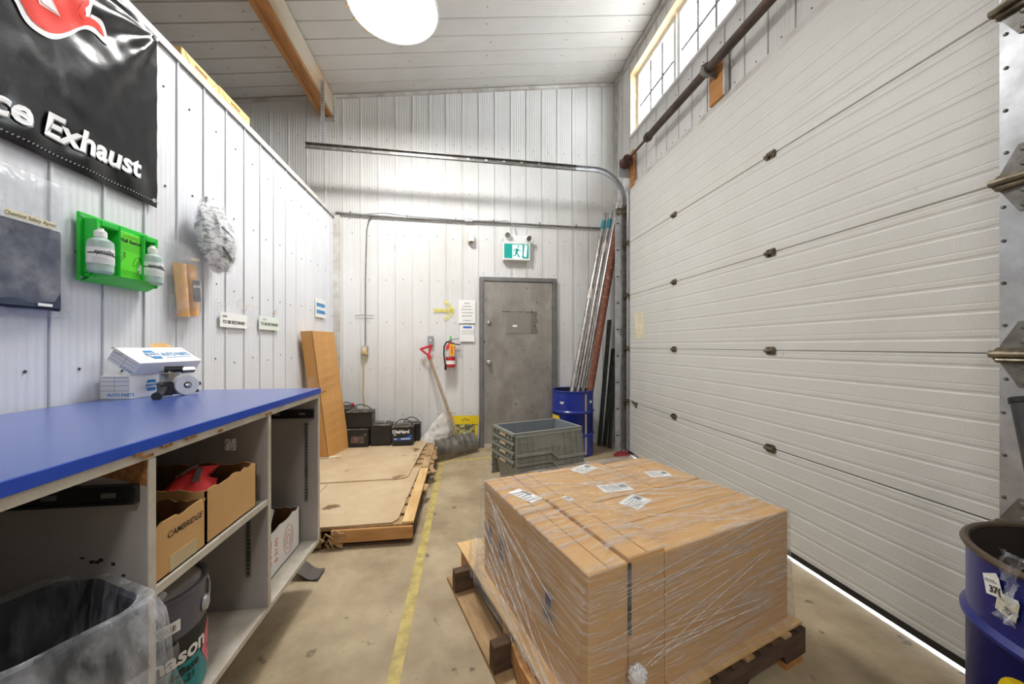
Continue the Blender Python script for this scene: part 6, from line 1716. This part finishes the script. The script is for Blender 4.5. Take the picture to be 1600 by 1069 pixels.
# ------------------------------------------------------------------ wrapped load on a pallet
HT = 0.583
BF = onZ(920, 900, HT); BR = onZ(1232, 795.5, HT)
pang = math.atan2(BR.y - BF.y, BR.x - BF.x)
U = Vector((math.cos(pang), math.sin(pang), 0)); V = Vector((-U.y, U.x, 0)); O = Vector((BF.x, BF.y, 0))
LU = (BR - BF).length
LV = 0.84
def uv(u, v, z): return O + U * u + V * v + Vector((0, 0, z))
Tp = Matrix.Translation(O) @ Matrix.Rotation(pang, 4, 'Z')
PH = 0.14
lp = thing('wooden_pallet', 'pine shipping pallet under the plastic-wrapped cartons', 'pallet', O, pang)
for k, (v0, v1, m_) in enumerate(((-0.045, -0.003, M_pald), (0.40, 0.445, M_pald), (0.90, 0.945, M_pald))):
    # notched stringers along u
    sh = [(-0.13, 0.018), (0.13, 0.018), (0.15, 0.055), (0.36, 0.055), (0.38, 0.018), (0.66, 0.018), (0.68, 0.055), (0.89, 0.055), (0.91, 0.018), (1.04, 0.018), (1.04, 0.118), (-0.13, 0.118)]
    MB().prism([(u, z) for u, z in sh], lambda u, z, d: Vector((u, d, z)), v0, v1).build('stringer', m_, lp, world=False)
for k in range(14):
    u0 = -0.04 + k * 0.078
    rr_ = random.Random(k)
    MB().box((u0, -0.052 + rr_.uniform(0, 0.012), 0.1185), (u0 + 0.044, 1.0, 0.1285)).build('slat', M_pald if k % 3 else M_pal, lp, world=False)
MB().box((-0.05, -0.035, 0.1290), (1.035, 0.10, 0.1395)).build('deck_board', M_pall, lp, world=False)
MB().box((-0.05, 0.102, 0.1290), (0.085, 1.13, 0.1395)).build('deck_board', M_pall, lp, world=False)
for k in range(6):
    v0_ = 0.104 + k * 0.15
    MB().box((0.088, v0_, 0.1290), (1.03, v0_ + 0.13, 0.1395)).build('deck_board', M_pal, lp, world=False)
for u0 in (-0.13, 0.02, 0.46, 0.90):
    MB().box((u0, -0.05, 0.0), (u0 + 0.11, 1.05, 0.0178)).build('bottom_board', M_pal if u0 < 0 else M_woody, lp, world=False)
MB().box((-0.035, 0.9, 0.019), (0.05, 1.10, 0.117)).build('block', M_palo, lp, world=False)
MB().prism([(-0.05, -0.02), (-0.02, -0.045), (0.03, 0.5), (-0.02, 0.52), (-0.055, 0.3)], lambda u, v, d: Vector((u - 0.02, v, d)), 0.04, 0.115).build('loose_plank', M_palo, lp, world=False)
# cartons
def plane_hit(px, py, P0, n):
    d = ray(px, py); c = Vector((0, 0, CAMZ)); t = (P0 - c).dot(n) / d.dot(n); return c + d * t
u1 = (plane_hit(983, 880, O, V) - O).dot(U); u2 = (plane_hit(1040, 880, O, V) - O).dot(U)
BZ0 = PH + 0.001
def carton(label, ua, ub, va_, vb, zt, lab=None, ang_=0.0):
    o = thing('shipping_carton', label, 'box', uv((ua + ub) / 2, (va_ + vb) / 2, BZ0), pang, 'wrapped cartons on the pallet')
    w, d, h = ub - ua - 0.003, vb - va_ - 0.003, zt - BZ0
    mb = MB()
    # slightly bulged top
    def top(u, v): return Vector(((u - 0.5) * w, (v - 0.5) * d, h + 0.006 * math.sin(u * PI) * math.sin(v * PI)))
    mb.bbox((-w / 2, -d / 2, 0), (w / 2, d / 2, h), 0.004)
    mb.build('carton', M_card, o, world=False)
    longu = w > d
    tp = MB()
    if longu: tp.box((-w / 2 + 0.004, -0.0015, h), (w / 2 - 0.004, 0.0015, h + 0.0008))
    else: tp.box((-0.0015, -d / 2 + 0.004, h), (0.0015, d / 2 - 0.004, h + 0.0008))
    tp.build('flap_seam', M_cardd, o, world=False)
    if lab:
        for (lu, lv, lw, lh, la) in lab:
            Tm = Matrix.Translation((lu, lv, h + 0.001)) @ Matrix.Rotation(la, 4, 'Z')
            l_ = MB().box((-lw / 2, -lh / 2, 0), (lw / 2, lh / 2, 0.0008), Tm).build('shipping_label', M_paper, o, world=False)
            pm = MB()
            for k in range(5): pm.box((-lw * 0.4, -lh * 0.35 + k * lh * 0.15, 0.0009), (lw * 0.1 + 0.05 * lw * (k % 3), -lh * 0.35 + k * lh * 0.15 + lh * 0.04, 0.0014), Tm)
            pm.box((lw * 0.2, -lh * 0.1, 0.0009), (lw * 0.42, lh * 0.3, 0.0014), Tm)
            pm.build('label_print', M_inkg, l_, world=False)['kind'] = 'stuff'
    return o


cA = carton('wrapped carton at the pallet corner facing the bench', 0.0, u1, 0.0, 0.42, HT, [])
cA2 = carton('wrapped carton on the bench side, next to the grey totes', 0.0, u1, 0.425, LV, HT, [(0.02, -0.05, 0.07, 0.15, 0.3)])
cB = carton('narrow wrapped carton standing a little higher than its neighbours', u1 + 0.002, u2, 0.0, 0.50, HT + 0.012, [(0.0, 0.20, 0.03, 0.05, 0.2)])
cC = carton('wide wrapped carton on the overhead-door side, away from the totes', u2 + 0.002, LU, 0.0, 0.40, HT - 0.004, [(-0.16, 0.13, 0.13, 0.09, 0.35)])
cD = carton('wide wrapped carton with labels in the middle of the load', u2 + 0.002, LU - 0.30, 0.405, LV, HT - 0.006, [(0.02, -0.13, 0.15, 0.09, -0.2), (0.05, 0.15, 0.14, 0.09, 0.3)])
cE = carton('wrapped carton with a white label beside the overhead door', LU - 0.297, LU, 0.405, LV - 0.05, HT - 0.004, [(0.0, -0.06, 0.12, 0.08, -0.3)])
cF = carton('small wrapped carton behind the higher narrow one', u1 + 0.002, u2, 0.505, LV, HT, [])
MB().box((-(u2 - u1) / 2 - 0.004, -0.255, 0.22), (-(u2 - u1) / 2 + 0.004, -0.249, 0.44)).build('edge_gap', M_ink, cB, world=False)
# printing on the left side of the load
for (o_, vv) in ((cA2, (0.0, 0.13)), (cA, (0.02,))):
    w = u1 - 0.003
    for v_ in vv:
        bars(lambda a_, b_: Vector((-w / 2 - 0.0012, v_ - a_, b_)), [(-0.045, 0.13, 0.045, 0.27)], mat('faded_print', rgb(190, 158, 124), 0.7), o_, 'printed_panel', world=False)
        bars(lambda a_, b_: Vector((-w / 2 - 0.002, v_ - a_, b_)), [(-0.03, 0.165, 0.03, 0.185), (-0.015, 0.20, 0.02, 0.25)], mat('carton_blue_print', rgb(70, 74, 116), 0.6), o_, 'blue_print', world=False)

# stretch wrap over the load
wrp = thing('stretch_wrap', 'clear stretch film wrapped tightly over the palletised cartons', 'plastic wrap', O, pang)
def top_z(u, v):
    z = HT + 0.004
    z += 0.013 * math.exp(-(max(0, abs(u - (u1 + u2) / 2) - (u2 - u1) / 2) / 0.03) ** 2) * (1 if v < 0.52 else math.exp(-((v - 0.52) / 0.05) ** 2))
    z += 0.004 * max(0, noise.noise((u * 3 + v * 9, v * 14 - u * 6, 1))) + 0.0015 * noise.noise((u * 20, v * 40, 3))
    return z
def wtop(a, b): 
    u = -0.006 + a * (LU + 0.012); v = -0.006 + b * (LV + 0.012)
    e = min(u + 0.006, LU + 0.006 - u, v + 0.006, LV + 0.006 - v)
    return Vector((u, v, top_z(u, v) - 0.004 * math.exp(-e / 0.01)))
MB().grid(wtop, 90, 80).build('top_film', M_wrap, wrp, smooth=True, world=False, angle=180)
def per(t):
    """point and outward normal along the load's outline, t in 0..1"""
    Ls = [LU, LV, LU, LV]; tot = sum(Ls); s_ = (t % 1.0) * tot
    C = [Vector((0, 0)), Vector((LU, 0)), Vector((LU, LV)), Vector((0, LV))]; Nn = [Vector((0, -1)), Vector((1, 0)), Vector((0, 1)), Vector((-1, 0))]
    for k in range(4):
        if s_ <= Ls[k] or k == 3:
            f_ = s_ / Ls[k]; p = C[k].lerp(C[(k + 1) % 4], min(1, f_)); n = Nn[k]
            e = min(f_, 1 - f_) * Ls[k]; return p, n, f_, e, k, (Nn[k - 1] if f_ < 0.5 else Nn[(k + 1) % 4])
        s_ -= Ls[k]
def wside(a, b):
    p, n, f_, e, k, nb2 = per(a)
    bl = math.exp(-e / 0.03) * 0.5
    nn_ = (n + nb2 * bl).normalized() * (1 + 0.3 * bl)
    fl = 0.006 + 0.004 * b
    if k == 3: fl += 0.055 * b ** 2.2 * (0.15 + 0.85 * (1 - f_)) * math.sin(min(1, e / 0.12) * PI / 2) + 0.03 * b
    elif k == 0: fl += 0.018 * b ** 2 * math.sin(min(1, e / 0.1) * PI / 2) + 0.012 * b
    else: fl += 0.010 * b ** 2
    q = p + nn_ * (fl + 0.004 * max(0, noise.noise((a * 30 + b * 6, b * 16 - a * 9, 8))))
    zt = HT + 0.004
    return Vector((q.x, q.y, zt + (PH + 0.006 - zt) * b))
MB().grid(wside, 260, 40).build('side_film', M_wraps, wrp, smooth=True, world=False, angle=180)
# pale strands of film, standing in for bright highlight streaks
rr_ = random.Random(21)
glint_film = film('film_glint', (0.97, 0.97, 0.97), 0.25, 0.75, scale=30, rough=0.12, bump=0.8, bscale=60)
st_ = MB()
for k in range(34):
    side_ = rr_.random()
    if side_ < 0.55:     # bench side: fans from the far bottom corner to the near edge
        b0_ = 0.05 + rr_.random() * 0.8; b1_ = min(1.0, b0_ + 0.25 + rr_.random() * 0.6)
        a0_, a1_ = 0.999 - (rr_.random() * 0.1), 1 - (LV / (2 * LU + 2 * LV)) * (0.75 + 0.2 * rr_.random())
        a0_, a1_ = a1_ + 0.0, a0_
        st_.tube([Vector(wside(a0_ + (a1_ - a0_) * j / 14, b0_ + (b1_ - b0_) * j / 14)) + Vector((-0.002, 0, 0)) for j in range(15)], 0.0007 + rr_.random() * 0.0008, 4)
    else:
        b0_ = 0.15 + rr_.random() * 0.6; b1_ = max(0.0, min(1.0, b0_ + rr_.uniform(-0.45, 0.15)))
        m_ = LU / (2 * LU + 2 * LV); a0_, a1_ = m_ * rr_.random() * 0.3, m_ * (0.6 + 0.39 * rr_.random())
        st_.tube([Vector(wside(a0_ + (a1_ - a0_) * j / 14, b0_ + (b1_ - b0_) * j / 14)) + Vector((0, -0.002, 0)) for j in range(15)], 0.0006 + rr_.random() * 0.0006, 4)
for k in range(90):
    u0_, v0_ = rr_.random(), rr_.random(); dx_ = 0.12 + rr_.random() * 0.3; dv_ = -dx_ * rr_.uniform(0.25, 0.7)
    P_ = [(u0_ + dx_ * j / 8, v0_ + dv_ * j / 8) for j in range(9)]
    if any(not (0 < a_ < 1 and 0 < b_ < 1) for a_, b_ in P_): continue
    st_.tube([Vector(wtop(a_, b_)) + Vector((0, 0, 0.0025)) for a_, b_ in P_], 0.0006 + rr_.random() * 0.0006, 4)
st_.build('strand_glints', glint_film, wrp, smooth=True, world=False)['kind'] = 'stuff'
# film bunched at the near corner and at the deck corner
for k, (c_, r_, sd_) in enumerate(((Vector((-0.045, 0.79, PH + 0.03)), (0.05, 0.11, 0.10), 3),)):
    mb = MB(); mb.grid(lambda u, v: c_ + Vector((math.cos(u * PI + PI / 2) * r_[0] * math.sin(v * PI * 0.5 + 0.2), (u - 0.5) * 2 * r_[1], r_[2] * (1 - v) * 1.6 + 0.02 * noise.noise((u * 6, v * 6, sd_)))), 14, 12); mb.build('loose_film', M_binfilm, wrp, smooth=True, world=False)
hit = plane_hit(983, 1040, O, V); hu = (hit - O).dot(U); hz2 = hit.z
crumple('film_wad', mat('white_film_wad', rgb(240, 240, 240), 0.25, trans=0.2), uv(hu, -0.035, hz2), (0.028, 0.022, 0.03), wrp, seed=6, amp=0.3, n=12, freq=4)

# ------------------------------------------------------------------ near drum at the overhead door
NC = (1.487, 0.603); NR = 0.25
dN = drum(NC, NR, 0.74, (0.555, 0.28), 'deep blue steel drum at the overhead door with hanging price tags', M_drumn, M_rim)
vn = math.atan2(-NC[1], -NC[0])
def npt(a_, z_, o_=0.002): return Vector((NC[0] + (NR + o_) * math.cos(a_), NC[1] + (NR + o_) * math.sin(a_), z_))
mb = MB(); hp = None
def drum_hit(px, py):
    d = ray(px, py); c = Vector((0, 0, CAMZ)); A = d.x ** 2 + d.y ** 2; B = -2 * (d.x * NC[0] + d.y * NC[1]); Cc = NC[0] ** 2 + NC[1] ** 2 - NR ** 2
    t = (-B - math.sqrt(max(0, B * B - 4 * A * Cc))) / (2 * A); q = c + d * t; return math.atan2(q.y - NC[1], q.x - NC[0]), q.z
ay, zy = drum_hit(1598, 1068)
mb.add([npt(ay + 0.05 + 0.24 * math.cos(t) , zy - 0.055 + 0.06 * math.sin(t)) for t in [k * PI / 12 for k in range(24)]], [tuple(range(24))]); mb.build('yellow_label', M_yel, dN)
for k, (px_, py_, rot) in enumerate(((1554, 916, 0.25), (1576, 949, -0.15))):
    a_, z_ = drum_hit(px_, py_)
    o = thing('price_tag', ['white paper price tag on the near drum, upper of two', 'white paper price tag on the near drum, lower of two'][k], 'tag', npt(a_, z_))
    c_, s_ = math.cos(rot), math.sin(rot)
    F = lambda u, v, o_=0.004: npt(a_ + (u * c_ - v * s_) / NR, z_ + u * s_ + v * c_, o_ + 0.10 * u * u * 6)
    MB().grid(lambda u, v: F((u - 0.5) * 0.042, (v - 0.5) * 0.044), 6, 6).build('card', M_papery if k else M_paper, o)
    lettering('37(' if k == 0 else '37', lambda u, v: F(u + 0.004, v - 0.008, 0.0056), 0.021, M_ink, o, bold=0.0006, shear=0.2)
    bars(lambda u, v: F(u, v, 0.0052), [(-0.016, 0.008, 0.014, 0.0095), (-0.016, 0.012, 0.01, 0.0135)], M_inkg, o, 'fine_print')['kind'] = 'stuff'
    MB().add([F(-0.021, 0.022), F(0.021, 0.022), F(0.017, 0.032), F(-0.005, 0.026)], [(0, 1, 2, 3)]).build('torn_edge', M_paper, o)
ah, zh = drum_hit(1588, 915)
hb2 = thing('plastic_bag', 'crumpled clear plastic bag hanging over the near drum rim', 'bag', npt(ah, 0.7))
mb = MB(); mb.grid(lambda u, v: npt(ah + (u - 0.5) * (0.20 - 0.13 * math.sin(v * PI)) - 0.12 * (0.5 - v), 0.615 + 0.17 * v, 0.012 + 0.02 * noise.noise((u * 5, v * 9, 2)) + (0.012 if v > 0.6 else 0.0)), 14, 24); mb.build('film', M_binfilm, hb2, smooth=True)
ac2 = ah + 0.12
crumple('bag_top', M_binfilm, (NC[0] + 0.205 * math.cos(ac2), NC[1] + 0.205 * math.sin(ac2), 0.745), (0.03, 0.035, 0.05), hb2, seed=9, amp=0.35, n=12, freq=3)
t0 = onY(1598, 868, 0.63); t0 = Vector((1.40, 0.66, 0.05)); 
t1 = onX(1612, 770, 1.60)
rt = thing('rubber_tube', 'thick black rubber tube standing in the near drum', 'tube', (1.5, 0.62, 0.03))
pb = Vector((1.46, 0.60, 0.04)); pt_ = onX(1640, 770, 1.62); dd_ = (pt_ - pb).normalized()
MB().tube([pb, pt_, pt_ + dd_ * 0.25], 0.036, 18).build('tube', mat('charcoal_rubber', rgb(50, 51, 54), 0.55, c2=rgb(62, 62, 64), scale=20), rt, smooth=True)
MB().tube([pt_ + dd_ * 0.25, pt_ + dd_ * 0.265], 0.039, 18).build('end_collar', M_black, rt, smooth=True)
